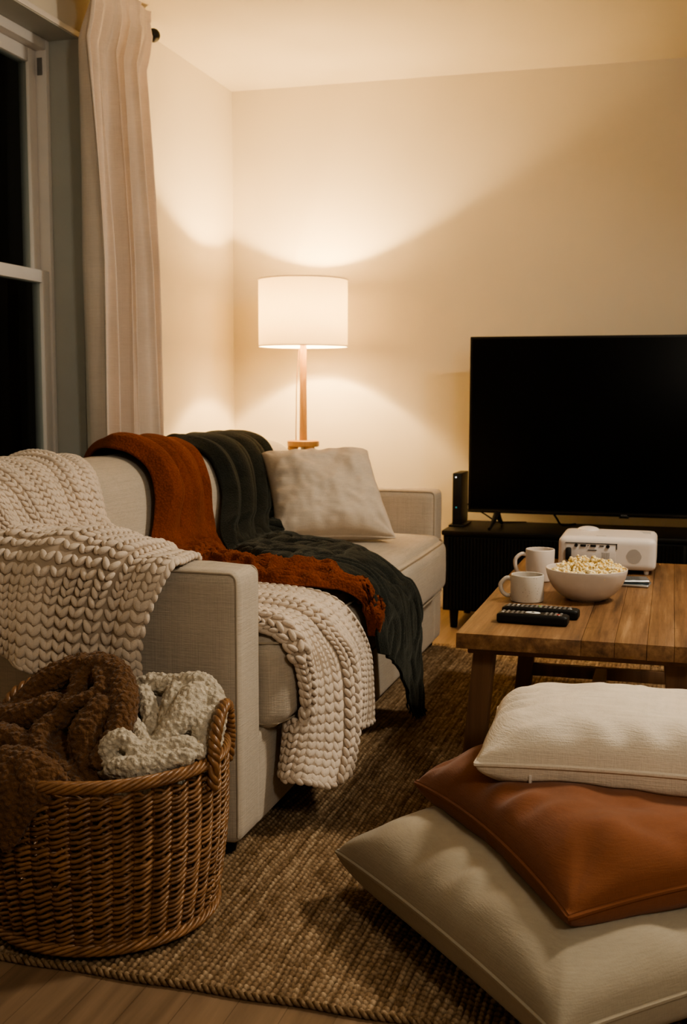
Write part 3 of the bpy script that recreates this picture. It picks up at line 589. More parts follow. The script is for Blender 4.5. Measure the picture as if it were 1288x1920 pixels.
# floor cushions, stacked
surf = lambda x, y: np.zeros_like(x)
HF = []
def ground_at(x, y):
    z = np.zeros_like(x)
    for (gx, gy, gz, M2, half) in HF:
        loc = (np.stack([x, y], -1)-M2[0])@M2[1].T
        u, v = loc[..., 0]/half[0], loc[..., 1]/half[1]; ins = (np.abs(u) < 1) & (np.abs(v) < 1); n = gx.shape[0]
        fi = np.interp(u, gx[:, n//2], np.arange(n)); fj = np.interp(v, gy[n//2], np.arange(n)); i0 = np.clip(fi.astype(int), 0, n-2); j0 = np.clip(fj.astype(int), 0, n-2); a, b = fi-i0, fj-j0
        h = gz[i0, j0]*(1-a)*(1-b)+gz[i0+1, j0]*a*(1-b)+gz[i0, j0+1]*(1-a)*b+gz[i0+1, j0+1]*a*b
        z = np.where(ins, np.maximum(z, h), z)
    return z
def floor_cushion(c, ang, w_, d_, th, zseam, sag, mat, seed, label, tilt=(0, 0), pinch=.07, pucker=.006, wr=.016, press=None, power=.6):
    R2 = np.array([[math.cos(ang), math.sin(ang)], [-math.sin(ang), math.cos(ang)]]); half = np.array([w_/2, d_/2])
    X, Y, H, a, b, n = pillow_grid(n=84, seed=seed, pinch=pinch, wr=wr, pucker=pucker, power=power)
    def plan(X, Y): return np.stack([X*half[0], Y*half[1]], -1)@R2+np.array(c)
    xy = plan(X, Y); g = ground_at(xy[..., 0], xy[..., 1])
    Zs = zseam+tilt[0]*X+tilt[1]*Y-sag*np.clip((X**2+Y**2-.9)/1.1, 0, 1)
    Zt = Zs+th*.56*H+a; Zb = np.maximum(Zs-th*.44*H, g+.003); Zt = np.maximum(Zt, Zb+.006)
    if press is not None:
        q = ((xy[..., 0]-press[0])**2+(xy[..., 1]-press[1])**2)**.5; Zt = np.maximum(Zt-press[3]*np.exp(-(q/press[2])**2), Zb+.01)
    V, Fc, lp = pillow_mesh(X, Y, H, a, b, n, lambda *_: np.concatenate([xy, Zt[..., None]], -1), lambda *_: np.concatenate([xy, (Zb-.002)[..., None]], -1))
    o = build('floor_cushion', V, Fc, mat, angle=60); tag(o, label, 'cushion', 'floor cushions stacked on the rug')
    pp = MB().tube(lp, .0045, 6, True); p = build('piping', np.concatenate(pp.v), pp.f, mat, None, origin=o.location); p.parent = o; p.location = (0, 0, 0)
    HF.append((X, Y, Zt, (np.array(c), R2), half)); return o
floor_cushion((-.094, 2.08), math.radians(42), .75, .73, .20, .088, .004, M['cush_beige'], 3, 'large beige floor cushion lying on the rug, bottom of the stack', press=(0, 2.1, .28, .03), power=.36, pinch=.03, wr=.010, pucker=.0045)
floor_cushion((-.038, 2.135), math.radians(34), .645, .635, .16, .220, .020, M['cush_rust'], 8, 'rust orange cushion between the beige and cream cushions', press=(.05, 2.2, .25, .02), power=.38, pinch=.035, wr=.018, pucker=.006)
cc = floor_cushion((-.045, 2.225), math.radians(2), .58, .39, .155, .326, .006, M['cush_cream'], 15, 'cream canvas cushion on top of the floor cushion stack', power=.42, pinch=.03, pucker=.006, wr=.007)
k = MB(); zx, zy, zz = on_y(994, 1462, 2.032); k.box(zx-.002, zx+.003, zy-.006, zy+.004, zz-.008, zz+.010, .001); k.box(zx-.003, zx+.002, zy-.007, zy+.003, zz-.020, zz-.008, .001); k.out('zip_pull', M['white_plastic'], cc)

# ---------------------------------------------------------------- floor lamp
LX, LY = -1.60, 4.90
lamp = empty('floor_lamp', (LX, LY, ZF), 'floor lamp with white drum shade on a beech tripod behind the sofa', 'lamp')
sr, z0, z1 = .199, 1.205, 1.498
th = np.linspace(0, 2*pi, 65)[:-1]
V, Fc = lathe([(sr, z0), (sr, z0+.1), (sr, z0+.2), (sr, z1), (sr-.0015, z1), (sr-.0015, z0), (sr, z0)], (LX, LY, 0), 72); shd = build('lamp_shade', V, Fc, M['shade'], lamp); shd['_o'] = list(lamp.location)
for z in (z0, z1):
    k = MB().tube([(LX+sr*math.cos(a), LY+sr*math.sin(a), z) for a in th], .0028, 6, True); o = build('shade_rim', np.concatenate(k.v), k.f, M['white_plastic'], None, origin=lamp.location); o.parent = shd; o.location = (0, 0, 0)
k = MB()
for a in (0, 2*pi/3, 4*pi/3): k.tube([(LX, LY, z1-.03), (LX+sr*math.cos(a), LY+sr*math.sin(a), z1-.004)], .0018, 5)
o = build('shade_fitter', np.concatenate(k.v), k.f, M['white_plastic'], None, origin=lamp.location); o.parent = shd; o.location = (0, 0, 0)
k = MB().tube([(LX, LY, .775), (LX, LY, 1.0), (LX, LY, 1.235)], [.0185, .0165, .0150], 10); k.out('pole', M['lampwood'], lamp, angle=25)
MB().lathe([(0, .757), (.068, .757), (.072, .760), (.072, .781), (.068, .785), (0, .785)], (LX, LY, 0), 40).out('platform', M['lampwood'], lamp)
for a in (-.62, -.62+2.09, -.62+4.19):
    d = np.array([math.cos(a), math.sin(a), 0]); p0 = np.array([LX, LY, .760])+d*.045; p1 = np.array([LX, LY, ZF])+d*.21
    MB().tube([p0, p0*.6+p1*.4, p1], [.024, .020, .014], 12).out('leg', M['lampwood'], lamp, angle=60)
MB().lathe([(0, .68), (.010, .68), (.012, .70), (.012, .757), (0, .757)], (LX, LY, 0), 14).out('bolt', M['silver'], lamp)
MB().lathe([(0, 1.23), (.018, 1.23), (.018, 1.285), (0, 1.285)], (LX, LY, 0), 18).out('socket', M['white_plastic'], lamp)
bp = [(.030*math.sin(a)+(.0 if a > .4 else 0), 1.335-.032*math.cos(a)) for a in np.linspace(.45, pi, 14)]
MB().lathe([(.013, 1.285)]+bp, (LX, LY, 0), 20).out('bulb', emit('bulb_glow', (1, .72, .40), 12), lamp)
k = MB().tube(catmull([(LX-.016, LY-.012, 1.19), (LX-.024, LY-.02, 1.05), (LX-.026, LY-.022, .9), (LX-.028, LY-.02, .80), (LX-.028, LY-.016, .77), (LX-.022, LY+.0, .70), (LX-.02, LY+.05, .35), (LX-.03, LY+.2, ZF+.01)], 40), .0022, 6); k.out('cord', M['lampwood'], lamp)

# ---------------------------------------------------------------- tv console, tv, boxes, cables
cx0, cx1, cy0, cy1, cz0, cz1 = -.930, .58, 4.772, 5.19, .066, .415
con = empty('tv_console', (-.175, 4.98, ZF), 'low black media console with fluted front under the television', 'tv console')
MB().box(cx0, cx1, cy0+.012, cy1, cz0, cz1-.022, .004).out('cabinet', M['dark_wood'], con)
MB().box(cx0-.006, cx1+.006, cy0-.004, cy1, cz1-.022, cz1, .006).out('top', M['dark_wood'], con)
nd = 3; dw = (cx1-cx0-.02)/nd
for i in range(nd):
    a = cx0+.01+i*dw+.002; k = MB(); k.box(a, a+dw-.004, cy0+.004, cy0+.012, cz0+.008, cz1-.028, .001)
    q = a+.010
    while q < a+dw-.012: k.tube([(q, cy0+.004, cz0+.01), (q, cy0+.004, cz1-.03)], .0066, 8); q += .0145
    k.out('door', M['dark_wood'], con)
for x in (cx0+.045, cx1-.045):
    for y in (cy0+.04, cy1-.04): MB().tube([(x, y, cz0+.005), (x, y, ZF)], [.021, .015], 12).out('leg', M['dark_wood'], con)
TY = 4.945
tv = empty('television', (-.185, TY, cz1), 'large black flat screen television standing on the media console', 'television')
tx0, tx1, tz0, tz1 = -.853, .485, .478, 1.242
MB().box(tx0, tx1, TY, TY+.022, tz0, tz1, .004).out('housing', M['black'], tv)
MB().box(tx0+.25, tx1-.25, TY+.02, TY+.06, tz0+.05, tz0+.45, .015).out('back_cover', M['black'], tv)
MB().box(tx0+.010, tx1-.010, TY-.0015, TY+.002, tz0+.020, tz1-.010, .0005).out('screen', M['screen'], tv)
k = MB(); k.box(tx0, tx1, TY-.003, TY+.0, tz0, tz0+.014, .001); k.box(-.205, -.165, TY-.006, TY+.0, tz0-.006, tz0+.004, .001); k.out('bezel', M['black_gloss'], tv)
k = MB()
for i, q in enumerate((-.195, -.190, -.184, -.179, -.174)): k.box(q-.0017, q+.0012, TY-.0037, TY-.0027, tz0+.004, tz0+.009, 0)
k.out('badge', M['grey_plastic'], tv)
for x in (-.725, .36):
    k = MB(); k.tube([(x, TY+.01, tz0+.004), (x-.005, TY-.06, tz0-.030), (x-.012, TY-.135, cz1+.007)], [.013, .011, .007], 8); k.tube([(x, TY+.012, tz0+.004), (x+.004, TY+.05, tz0-.030), (x+.006, TY+.115, cz1+.007)], [.013, .011, .007], 8)
    k.out('foot', M['black'], tv, angle=60)
box = empty('network_box', (-.905, 4.99, cz1), 'slim upright black network box with tiny lights beside the television', 'router')
bx0, bx1, by0, by1 = -.917, -.879, 4.915, 5.095
MB().box(bx0, bx1, by0, by1, cz1+.008, .650, .003).out('body', M['black'], box)
MB().box(bx0-.016, bx1+.016, by0-.004, by1+.01, cz1, cz1+.008, .003).out('stand', M['black'], box)
MB().box(bx0+.012, bx0+.017, by0-.001, by0+.002, .630, .635, 0).out('status_light', M['led'], box)
MB().box(bx0+.014, bx0+.020, by0-.001, by0+.002, .497, .503, 0).out('status_light', M['led_teal'], box)
k = MB().tube(catmull([(bx1+.0, 5.08, .50), (-.85, 5.09, .482), (-.80, 5.09, .455), (-.755, 5.10, .425), (-.745, 5.12, cz1+.004), (-.62, 5.15, cz1+.004)], 40), .003, 6)
tag(k.out('power_cord', M['black']), 'thin black cord running from the network box behind the television', 'cord')
k = MB().tube(catmull([(-.50, 5.0, .53), (-.495, 5.02, .49), (-.475, 5.05, .45), (-.455, 5.08, cz1+.005), (-.40, 5.13, cz1+.005)], 40), .0045, 6)
tag(k.out('cable', M['black']), 'black cable hanging down under the television onto the console', 'cable')

# ---------------------------------------------------------------- coffee table
tab = empty('coffee_table', (-.195, 3.18, 0), 'rustic reclaimed wood coffee table with splayed legs and stretcher', 'coffee table')
TX0, TX1, T0, T1, TH, TT = -.464, .078, 2.550, 3.815, .45, .036
edges = [TX0, -.181, -.108, -.038, .02, TX1]; k = MB()
for a, b_ in zip(edges[:-1], edges[1:]):
    s = rbox(a+.0002, b_-.0002, T0+rng.uniform(-.002, .002), T1+rng.uniform(-.004, .004), TH-TT, TH, .0014, 2); k.add(*s)
V = np.concatenate(k.v); build('tabletop', V, k.f, M['table'], tab)
for q in (T0+.045, T1-.085): MB().box(TX0+.02, TX1-.02, q, q+.04, TH-TT-.02, TH-TT, .003).out('batten', M['table_leg'], tab)
def post(p0, p1, wx, wy):
    V = []; 
    for p in (p0, p1): V += [(p[0]-wx, p[1]-wy, p[2]), (p[0]+wx, p[1]-wy, p[2]), (p[0]+wx, p[1]+wy, p[2]), (p[0]-wx, p[1]+wy, p[2])]
    return V, [(3, 2, 1, 0), (4, 5, 6, 7), (0, 1, 5, 4), (1, 2, 6, 5), (2, 3, 7, 6), (3, 0, 4, 7)]
xm = (TX0+TX1)/2
for sx in (-1, 1):
    for y in (2.645, 3.66):
        p0 = (xm+sx*.215, y, TH-TT); p1 = (xm+sx*.252, y, 0.0); o = build('leg', *post(p0, p1, .025, .025), M['table_leg'], tab, angle=30)
        m_ = o.modifiers.new('soft', 'BEVEL'); m_.width = .003; m_.segments = 2
for y in (2.645, 3.66): MB().box(xm-.22, xm+.22, y-.012, y+.012, .088, .128, .003).out('crossbar', M['table_leg'], tab)
MB().box(xm-.018, xm+.018, 2.65, 3.655, .090, .126, .003).out('stretcher', M['table_leg'], tab)

# ---------------------------------------------------------------- things on the table
def mug(c, r0, r1, h, mat, ang, label, hs=1.0):
    m_ = empty('mug', (c[0], c[1], TH), label, 'mug'); t_ = .0042
    pr_ = [(0, .0), (r0-.006, 0), (r0-.001, .002), (r0, .006), (r0+(r1-r0)*.5, h*.5), (r1, h-.003), (r1-.001, h-.0005), (r1-t_*.5, h), (r1-t_, h-.001), (r0-t_, .010), (r0-.010, .006), (0, .006)]
    MB().lathe([(a, b+TH) for a, b in pr_], (c[0], c[1], 0), 56).out('cup', mat, m_, angle=50)
    d = np.array([math.cos(ang), math.sin(ang), 0]); q = np.array([c[0], c[1], TH])
    top, bot = .80*h, .22*h; pts = [q+d*(r1-.004)+np.array([0, 0, top]), q+d*(r1+.010*hs)+np.array([0, 0, top+.003]), q+d*(r1+.024*hs)+np.array([0, 0, top-.010]), q+d*(r1+.026*hs)+np.array([0, 0, (top+bot)/2]), q+d*(r1+.020*hs)+np.array([0, 0, bot+.006]), q+d*(r1+.008*hs)+np.array([0, 0, bot-.002]), q+d*(r0-.003)+np.array([0, 0, bot])]
    MB().tube(catmull(pts, 40), .0058, 10).out('handle', mat, m_, angle=0)
    return m_
mug((-.357, 3.008), .044, .044, .072, M['speckle'], pi+.12, 'short speckled stoneware mug in front of the plain mug')
mug((-.362, 3.355), .0405, .0425, .094, M['white_ceramic'], pi+.22, 'taller plain white mug behind the speckled mug', 1.15)
bc = (-.208, 3.075); rb = .107
bw = empty('popcorn_bowl', (bc[0], bc[1], TH), 'round white ceramic bowl filled with popcorn on the coffee table', 'bowl')
pr_ = [(0, 0), (.040, 0), (.046, .002), (.060, .008), (.080, .024), (.096, .046), (.1055, .072), (.1075, .084), (.1065, .0855), (.1045, .084), (.100, .066), (.088, .042), (.070, .022), (.045, .011), (0, .009)]
MB().lathe([(a, b+TH) for a, b in catmull(np.array(pr_), 60)], (bc[0], bc[1], 0), 72).out('vessel', M['white_ceramic'], bw, angle=60)
# popcorn: a heap nobody could count
bm = bmesh.new(); bmesh.ops.create_icosphere(bm, subdivisions=2, radius=1); IV = np.array([v.co for v in bm.verts]); IF = [tuple(v.index for v in f.verts) for f in bm.faces]; bm.free()
pc = MB(); pts = []
for i in range(340):
    a = rng.uniform(0, 2*pi); r = .098*math.sqrt(rng.random()); dome = .034*(1-(r/.1)**2)+.006*math.sin(a*3+1)
    z = TH+.070+max(dome, 0)*rng.uniform(.55, 1.12)+rng.uniform(-.002, .004); s = rng.uniform(.0042, .0062)
    ctr = np.array([bc[0]+r*math.cos(a), bc[1]+r*math.sin(a), z])
    for q in range(rng.choice((3, 4, 5))):
        d = np.array([rng.gauss(0, 1), rng.gauss(0, 1), rng.gauss(0, .8)]); d /= np.linalg.norm(d)
        pc.add(ctr+d*s*.95+IV*s*np.array([rng.uniform(.6, 1), rng.uniform(.6, 1), rng.uniform(.6, 1)]), IF)
for i in range(60):
    a = 2*pi*i/60; pc.add(np.array([bc[0]+.07*math.cos(a)*rng.uniform(.2, 1), bc[1]+.07*math.sin(a)*rng.uniform(.2, 1), TH+.066])+IV*.012, IF)
tag(pc.out('popcorn', M['popcorn'], angle=0), 'heap of pale buttery popcorn filling the white bowl', 'popcorn', kind='stuff')
# remotes
def remote(name, c, ang, L, W, H, label, oval):
    r = empty(name, (c[0], c[1], TH), label, 'remote control'); ca, sa = math.cos(ang), math.sin(ang); Mx = Matrix(((ca, -sa, 0, c[0]), (sa, ca, 0, c[1]), (0, 0, 1, TH), (0, 0, 0, 1)))
    V, Fc = softbox(-L/2, L/2, -W/2, W/2, .0, H, .007, 10, bt=.0015); V = np.array(V)
    x = V[:, 0]/(L/2); V[:, 1] *= 1-.10*np.clip((-x-.2), 0, 1); V = V@np.array(Mx.to_3x3()).T+np.array(Mx.translation); build('body', V, Fc, M['black_gloss'] if False else M['black'], r)
    def put(nm, mat, items):
        k = MB()
        for (x, y, sx, sy) in items:
            V, Fc = rbox(x-sx, x+sx, y-sy, y+sy, H-.0005, H+.0022, .0006, 1, Mx); k.add(V, Fc)
        k.out(nm, mat, r)
    g = [(x, y, .0034, .0026) for x in np.arange(-L*.42, L*.43, .0115) for y in (-.012, 0, .012) if not (oval and abs(x) < .022)]
    for (x, y, sx, sy) in g:
        k = MB(); k.add(*rbox(x-sx, x+sx, y-sy, y+sy, H-.0005, H+.0022, .0006, 1, Mx)); nf = len(k.f)
        if rng.random() < .6: k.add(*rbox(x-.0012, x+.0012, y-.0006, y+.0006, H+.0020, H+.0026, 0, 1, Mx))
        o = k.out('key', M['grey_plastic'], r); o.data.materials.append(M['white_key'])
        for f in list(o.data.polygons)[nf:]: f.material_index = 1
    lit = [(-L*.30, .006, .003, .004), (L*.40, -.009, .0025, .002)] if not oval else [(-L*.42, -.006, .003, .0012), (L*.38, -.013, .0022, .002)]
    [put('white_button', M['white_key'], [q_]) for q_ in lit]
    put('colour_button', M['red_key'] if oval else M['green_key'], [(L*.36, -.004, .004, .0022)] if oval else [(-.002, .004, .0035, .0035)])
    if oval:
        V, Fc = lathe([(0, H+.0026), (.005, H+.0026), (.0052, H+.0032), (.012, H+.0034), (.0135, H+.002), (.0135, H-.001)], (0, 0, 0), 28); V = V*np.array([1.35, .72, 1]); V = V@np.array(Mx.to_3x3()).T+np.array(Mx.translation); build('dial', V, Fc, M['white_key'], r)
        V, Fc = lathe([(0, H+.0040), (.003, H+.0040), (.0034, H+.002)], (0, 0, 0), 16); V = V@np.array(Mx.to_3x3()).T+np.array(Mx.translation); build('dial_button', V, Fc, M['port'], r)
remote('remote_control', (-.307, 2.712), -.045, .170, .046, .024, 'black remote with white oval dial, nearest the table edge', True)
remote('remote_control', (-.298, 2.800), -.055, .188, .044, .024, 'longer black remote with green button, behind the one with the oval dial', False)
# phones
def phone(c, ang, z, tilt, label):
    p = empty('phone', (c[0], c[1], z), label, 'phone'); Mx = Matrix.Translation((c[0], c[1], z)) @ Matrix.Rotation(ang, 4, 'Z') @ Matrix.Rotation(tilt, 4, 'Y')
    V, Fc = rbox(-.072, .072, -.035, .035, 0, .0085, .004, 3, Mx); build('frame', V, Fc, M['silver'], p)
    V, Fc = rbox(-.0705, .0705, -.0335, .0335, .0078, .0092, .0005, 1, Mx); build('screen', V, Fc, M['phone_top'], p)
phone((-.118, 3.345), -.10, TH+.0002, 0, 'dark glass phone flat on the table behind the bowl, lower of two')
phone((-.123, 3.352), .16, TH+.0100, 0, 'dark glass phone lying on top of the other phone behind the bowl')
# projector
PX0, PX1, PY0, PY1, PZ0, PZ1 = -.327, -.034, 3.535, 3.775, .4615, .560
pj = empty('projector', ((PX0+PX1)/2, (PY0+PY1)/2, TH), 'white projector with port panel and round speaker grille on the table', 'projector')
V, Fc = softbox(PX0, PX1, PY0, PY1, PZ0, PZ1, .017, 14, bt=.003); build('housing', V, Fc, M['white_plastic'], pj)
fy = PY0-.0004
MB().box(PX0+.024, PX0+.174, fy-.0005, fy+.004, PZ0+.008, PZ1-.018, .001).out('port_panel', plain('panel_white', (.64, .58, .54), .45), pj)
k = MB(); k.box(PX0+.022, PX0+.178, fy-.002, fy+.002, PZ1-.0185, PZ1-.0165, 0); k.box(PX0+.175, PX0+.1775, fy-.002, fy+.002, PZ1-.034, PZ1-.0165, 0); k.out('panel_recess', M['port'], pj)
k = MB()
def rndport(x, z, r): V, Fc = lathe([(0, 0), (r, 0), (r, .003), (0, .003)], (0, 0, 0), 18); V = np.stack([V[:, 0], -V[:, 2], V[:, 1]], 1)+np.array([x, fy-.0004, z]); k.add(V, [f[::-1] for f in Fc])
pz_ = PZ1-.0245
rndport(PX0+.055, pz_, .0052); rndport(PX0+.091, pz_, .0016); rndport(PX0+.150, pz_-.001, .0055)
for x, wd in ((PX0+.076, .0085), (PX0+.106, .0085)): k.box(x-wd, x+wd, fy-.003, fy, pz_-.0038, pz_+.0032, .001)
k.box(PX0+.125, PX0+.138, fy-.002, fy, pz_-.0015, pz_+.0012, 0); k.box(PX0+.090, PX0+.117, fy-.002, fy, pz_-.0145, pz_-.0125, 0)
k.out('ports', M['port'], pj)
k = MB()
for i in range(6): k.box(PX0+.133+i*.004, PX0+.1345+i*.004, fy-.001, fy, pz_-.040, pz_-.020, 0)
k.out('label_marks', M['grey_plastic'], pj)
MB().box(PX0+.024, PX0+.041, fy-.020, fy+.002, PZ0+.028, PZ0+.067, .005).out('power_plug', M['port'], pj)
k = MB(); gx, gz = PX0+.2275, PZ0+.045
for i in range(-9, 10):
    for jn in range(-9, 10):
        x, z = i*.0026+(jn % 2)*.0013, jn*.00235
        if x*x+z*z < .0225**2: V, Fc = lathe([(0, 0), (.0008, 0), (.0008, .0006), (0, .0006)], (0, 0, 0), 6); V = np.stack([V[:, 0], -V[:, 2], V[:, 1]], 1)+np.array([gx+x, fy+.0002, gz+z]); k.add(V, Fc)
k.out('speaker_grille', M['grey_plastic'], pj)
dm = [(.036*math.sin(a), .013*math.cos(a)) for a in np.linspace(0, pi/2, 10)]
V, Fc = lathe(dm[::-1], (0, 0, 0), 40); V = V*np.array([1, 1, 1])+np.array([PX0+.078, PY1-.055, PZ1+.0015]); build('focus_dome', V, Fc, M['white_plastic'], pj)
k = MB()
for i in range(4): k.box(PX0+.058+i*.0065, PX0+.0605+i*.0065, PY0+.028, PY0+.031, PZ1+.002, PZ1+.0034, 0)
k.out('indicator_lights', M['white_key'], pj)
MB().box(PX0+.112, PX0+.142, PY0+.030, PY0+.0325, PZ1+.0018, PZ1+.0030, 0).out('top_slot', M['grey_plastic'], pj)
k = MB(); k.box(PX0+.185, PX1-.020, PY0+.13, PY1-.05, PZ1+.0002, PZ1+.0026, .001); k.out('top_panel', plain('panel_grey', (.45, .42, .39), .5), pj)
for x in (PX0+.03, PX1-.028):
    for y in (PY0+.025, PY1-.03): MB().lathe([(0, 0), (.007, 0), (.008, .006), (.008, .016), (0, .016)], (x, y, TH), 16).out('foot', M['white_plastic'], pj)

# ---------------------------------------------------------------- wicker basket
BC = np.array([-1.035, 1.925]); RB, RT_, BH = .205, .232, .318
bk = empty('wicker_basket', (BC[0], BC[1], 0), 'round woven willow basket with twisted rim holding folded knits', 'basket')
def brad(z): q = np.clip(z/BH, 0, 1); return RB+(RT_-RB)*q+.010*math.sin(pi*min(max(q, 0), 1))
NS = 40
k = MB()
for i in range(NS):
    a = 2*pi*(i+.5)/NS; k.tube([(BC[0]+brad(z)*math.cos(a), BC[1]+brad(z)*math.sin(a), z) for z in np.linspace(.012, BH, 14)], .0036, 6)
k.out('stakes', M['wicker_dark'], bk)
k = MB(); rows = 27; thn = NS*8
for r_ in range(rows):
    z = .030+(BH-.050)*r_/(rows-1); dz = (BH-.050)/(rows-1)
    for q in (0, 1):
        a = np.arange(thn)*2*pi/thn; ph = a*NS/2+q*pi+(r_ % 2)*0
        rr = np.array([brad(z)]*thn)+.0074*np.cos(ph); zz = z+dz*.52*np.sin(ph)+.0018*np.sin(a*3+r_)+.0012*nr.randn(thn//8).repeat(8)
        rad = .0035*(1+.12*np.sin(a*5+r_*1.7+q))
        k.tube(np.stack([BC[0]+rr*np.cos(a), BC[1]+rr*np.sin(a), zz], 1), rad, 6, True)
k.out('woven_side', M['wicker'], bk, angle=0)
def rope(cpath, R_, strands, twist, r, closed=True):
    k = MB(); P = np.asarray(cpath, float); n = len(P); T = unit(np.roll(P, -1, 0)-np.roll(P, 1, 0)) if closed else unit(np.gradient(P, axis=0))
    up = np.array([0, 0, 1.0]); A = unit(np.cross(T, up)+1e-9); B = np.cross(A, T); s_ = np.arange(n)/n*2*pi*twist
    for q in range(strands):
        ph = s_+q*2*pi/strands; k.tube(P+R_*(np.cos(ph)[:, None]*A+np.sin(ph)[:, None]*B), r, 7, closed)
    return k
a = np.arange(720)*2*pi/720
def ring(R_, z): return np.stack([BC[0]+R_*np.cos(a), BC[1]+R_*np.sin(a), np.full(720, z)], 1)
rope(ring(RT_+.002, BH+.002), .0085, 7, 12, .0038).out('rim', M['wicker'], bk, angle=0)
rope(ring(RB+.008, .016), .008, 6, 11, .0038).out('foot_braid', M['wicker'], bk, angle=0)
MB().lathe([(0, .006), (RB, .006), (RB, .014), (0, .014)], (BC[0], BC[1], 0), 48).out('base', M['wicker_dark'], bk)
for hc in (math.radians(12), math.radians(152)):
    sp_ = math.radians(21); pts = []
    for f, zz, ro in ((-1, -.045, .012), (-1, .0, .016), (-.92, .035, .014), (-.60, .072, .008), (0, .088, .004), (.60, .072, .008), (.92, .035, .014), (1, .0, .016), (1, -.045, .012)):
        an = hc+sp_*f; R2_ = RT_+ro; pts.append((BC[0]+R2_*math.cos(an), BC[1]+R2_*math.sin(an), BH+zz))
    P = catmull(pts, 150); rope(P, .0062, 3, 8, .0062, False).out('handle', M['wicker'], bk, angle=0)

# ---------------------------------------------------------------- knits crumpled in the basket
def heap(name, folds, filler, mat, label, voxel, disp, cell, seed):
    k = MB()
    for pts, r in folds:
        P = catmull(np.array(pts, float), 26); rr = np.interp(np.linspace(0, 1, 26), np.linspace(0, 1, len(r)), r); k.tube(P, rr, 14, flat=1.0)
        for e, q in ((P[0], rr[0]), (P[-1], rr[-1])): k.add(e+IV*q, IF)
    for c, s in filler: k.add(np.array(c)+IV*np.array(s), IF)
    o = k.out(name, mat, angle=0); md = o.modifiers.new('weld', 'REMESH'); md.mode = 'VOXEL'; md.voxel_size = voxel; md.use_smooth_shade = True
    sm = o.modifiers.new('soft', 'SMOOTH'); sm.factor = .5; sm.iterations = 2
    tx = bpy.data.textures.new(name+'_bumps', 'VORONOI'); tx.noise_scale = cell; tx.distance_metric = 'DISTANCE'
    dm_ = o.modifiers.new('stitch', 'DISPLACE'); dm_.texture = tx; dm_.texture_coords = 'LOCAL'; dm_.strength = -disp; dm_.mid_level = .4
    tag(o, label, 'blanket', 'knit blankets in the basket'); return o
# key points on the heap, read on planes inside the basket
def B_(x, y, Y): return on_y(x, y, Y)
brown = [
 ([B_(40, 1330, 1.95), B_(95, 1275, 1.98), B_(165, 1248, 2.0), B_(215, 1262, 1.98), B_(232, 1310, 1.93), B_(222, 1370, 1.87), B_(185, 1430, 1.82)], [.030, .030, .028, .030, .030, .026, .022]),
 ([B_(150, 1275, 1.97), B_(140, 1310, 1.94), B_(118, 1345, 1.90), B_(80, 1370, 1.87), B_(78, 1410, 1.83), B_(120, 1450, 1.80), B_(150, 1480, 1.77)], [.020, .022, .024, .024, .022, .020, .014]),
 ([B_(190, 1330, 1.90), B_(165, 1370, 1.87), B_(160, 1410, 1.85), B_(165, 1445, 1.82)], [.030, .036, .034, .024]),
 ([B_(185, 1262, 1.96), B_(190, 1290, 1.93), B_(160, 1312, 1.91), B_(120, 1325, 1.90)], [.014, .015, .016, .016]),
 ([B_(-30, 1345, 1.93), B_(20, 1350, 1.92), B_(60, 1340, 1.92), B_(100, 1320, 1.93)], [.034, .034, .030, .026]),
 ([B_(-40, 1390, 1.86), B_(5, 1385, 1.86), B_(40, 1395, 1.85), B_(55, 1430, 1.82)], [.034, .032, .026, .020]),
 ([B_(-45, 1450, 1.74), B_(20, 1430, 1.73), B_(65, 1440, 1.72), B_(100, 1455, 1.72), B_(120, 1475, 1.73)], [.034, .032, .030, .022, .014]),
 ([B_(10, 1440, 1.715), B_(20, 1480, 1.690), B_(20, 1530, 1.682), B_(15, 1585, 1.682)], [.028, .026, .022, .014]),
 ([B_(55, 1450, 1.705), B_(60, 1485, 1.690), B_(45, 1530, 1.684), B_(28, 1575, 1.682)], [.026, .022, .017, .010]),
 ([B_(90, 1460, 1.705), B_(85, 1490, 1.694), B_(65, 1520, 1.688)], [.016, .014, .009]),
 ([B_(-35, 1440, 1.735), B_(-25, 1490, 1.705), B_(-25, 1540, 1.695), B_(-18, 1600, 1.69)], [.030, .028, .024, .014]),
]
heap('brown_knit_blanket', brown, [((-1.10, 1.92, .27), (.11, .13, .09)), ((-1.03, 1.98, .36), (.07, .03, .07)), (B_(168, 1283, 1.975), (.035, .015, .03)), ((-1.02, 1.87, .25), (.10, .11, .08))], M['brown_knit'], 'chocolate brown knit blanket crumpled in the basket and hanging over its rim', .0025, .0072, .0108, 1)
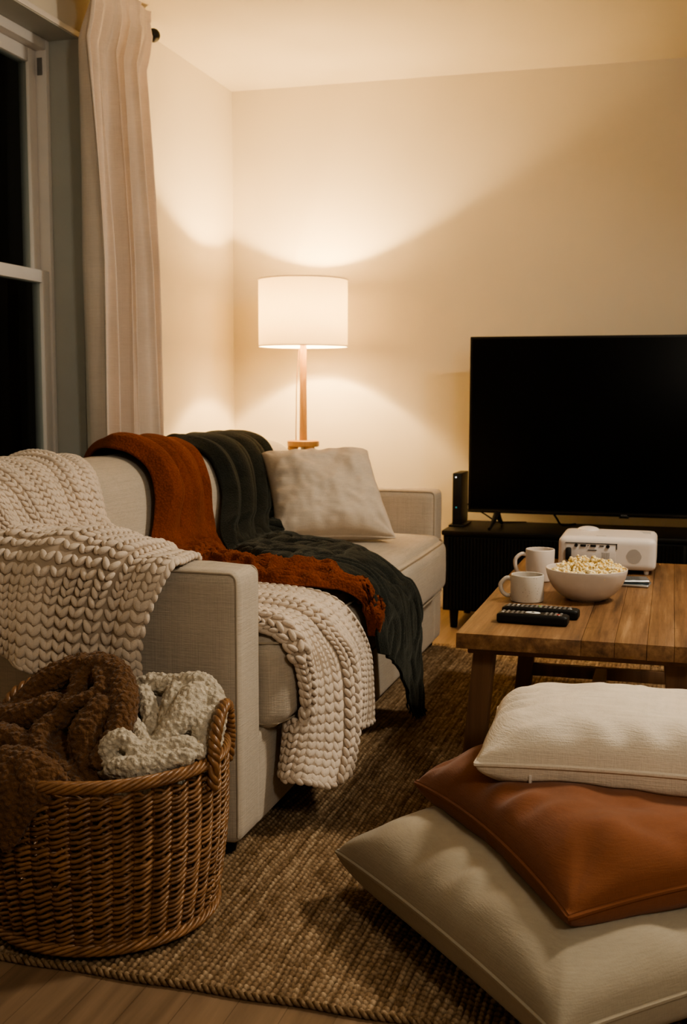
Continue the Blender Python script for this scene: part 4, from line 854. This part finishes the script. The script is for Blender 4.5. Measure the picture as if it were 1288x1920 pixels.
ivory = [
 ([B_(262, 1290, 2.03), B_(285, 1283, 2.03), B_(330, 1285, 2.03), B_(375, 1282, 2.02), B_(400, 1305, 2.0), B_(405, 1345, 1.97), B_(395, 1400, 1.93)], [.022, .024, .024, .024, .022, .022, .020]),
 ([B_(268, 1300, 1.99), B_(285, 1345, 1.95), B_(290, 1390, 1.91)], [.020, .020, .014]),
 ([B_(240, 1345, 1.93), B_(258, 1370, 1.90), B_(272, 1395, 1.87)], [.014, .017, .014]),
 ([B_(365, 1305, 1.98), B_(345, 1340, 1.94), B_(320, 1370, 1.91), B_(290, 1400, 1.88)], [.030, .032, .026, .018]),
 ([B_(200, 1445, 1.82), B_(205, 1400, 1.83), B_(230, 1385, 1.84), B_(262, 1410, 1.84), B_(300, 1405, 1.86), B_(345, 1395, 1.88), B_(370, 1410, 1.88)], [.018, .020, .020, .018, .018, .018, .018]),
 ([B_(215, 1440, 1.81), B_(255, 1440, 1.81), B_(300, 1432, 1.83), B_(350, 1420, 1.85)], [.022, .024, .022, .018]),
 ([B_(385, 1340, 1.96), B_(378, 1375, 1.93), B_(385, 1410, 1.90)], [.020, .022, .016]),
 ([B_(330, 1300, 1.99), B_(320, 1330, 1.96), B_(312, 1360, 1.93)], [.024, .022, .018]),
]
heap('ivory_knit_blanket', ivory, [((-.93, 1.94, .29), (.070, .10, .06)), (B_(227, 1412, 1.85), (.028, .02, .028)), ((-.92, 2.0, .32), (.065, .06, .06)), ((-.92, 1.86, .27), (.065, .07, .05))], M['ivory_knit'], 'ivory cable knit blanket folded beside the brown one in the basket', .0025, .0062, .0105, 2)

# ---------------------------------------------------------------- lights
def lamp_light(name, typ, loc, energy, col, size=.05, rot=None, parent=None, **kw):
    L = bpy.data.lights.new(name, typ); L.energy = energy; L.color = col
    if typ == 'AREA': L.size = size; L.shape = 'DISK'
    else: L.shadow_soft_size = size
    for a_, v in kw.items(): setattr(L, a_, v)
    o = bpy.data.objects.new(name, L); C.objects.link(o); o.location = loc
    if rot: o.rotation_euler = rot
    return o
lamp_light('lamp_bulb_light', 'POINT', (LX, LY, 1.352), 60, (1.0, .69, .32), .035)
lamp_light('room_light', 'AREA', (.80, 3.05, 2.2), 15, (1.0, .88, .70), .32, Vector((-1.2, -.75, -2.0)).to_track_quat('-Z', 'Y').to_euler())
lamp_light('rear_light', 'AREA', (1.2, .1, 2.2), 8.5, (1.0, .92, .76), .45, Vector((-1.7, 4.0, -1.2)).to_track_quat('-Z', 'Y').to_euler())
wd = bpy.data.worlds.new('night'); bpy.context.scene.world = wd; wd.use_nodes = True
wd.node_tree.nodes['Background'].inputs[0].default_value = (.42, .47, .36, 1); wd.node_tree.nodes['Background'].inputs[1].default_value = .13
vs = bpy.context.scene.view_settings; vs.view_transform = 'AgX'; vs.look = 'AgX - Medium High Contrast'; vs.exposure = 1.4
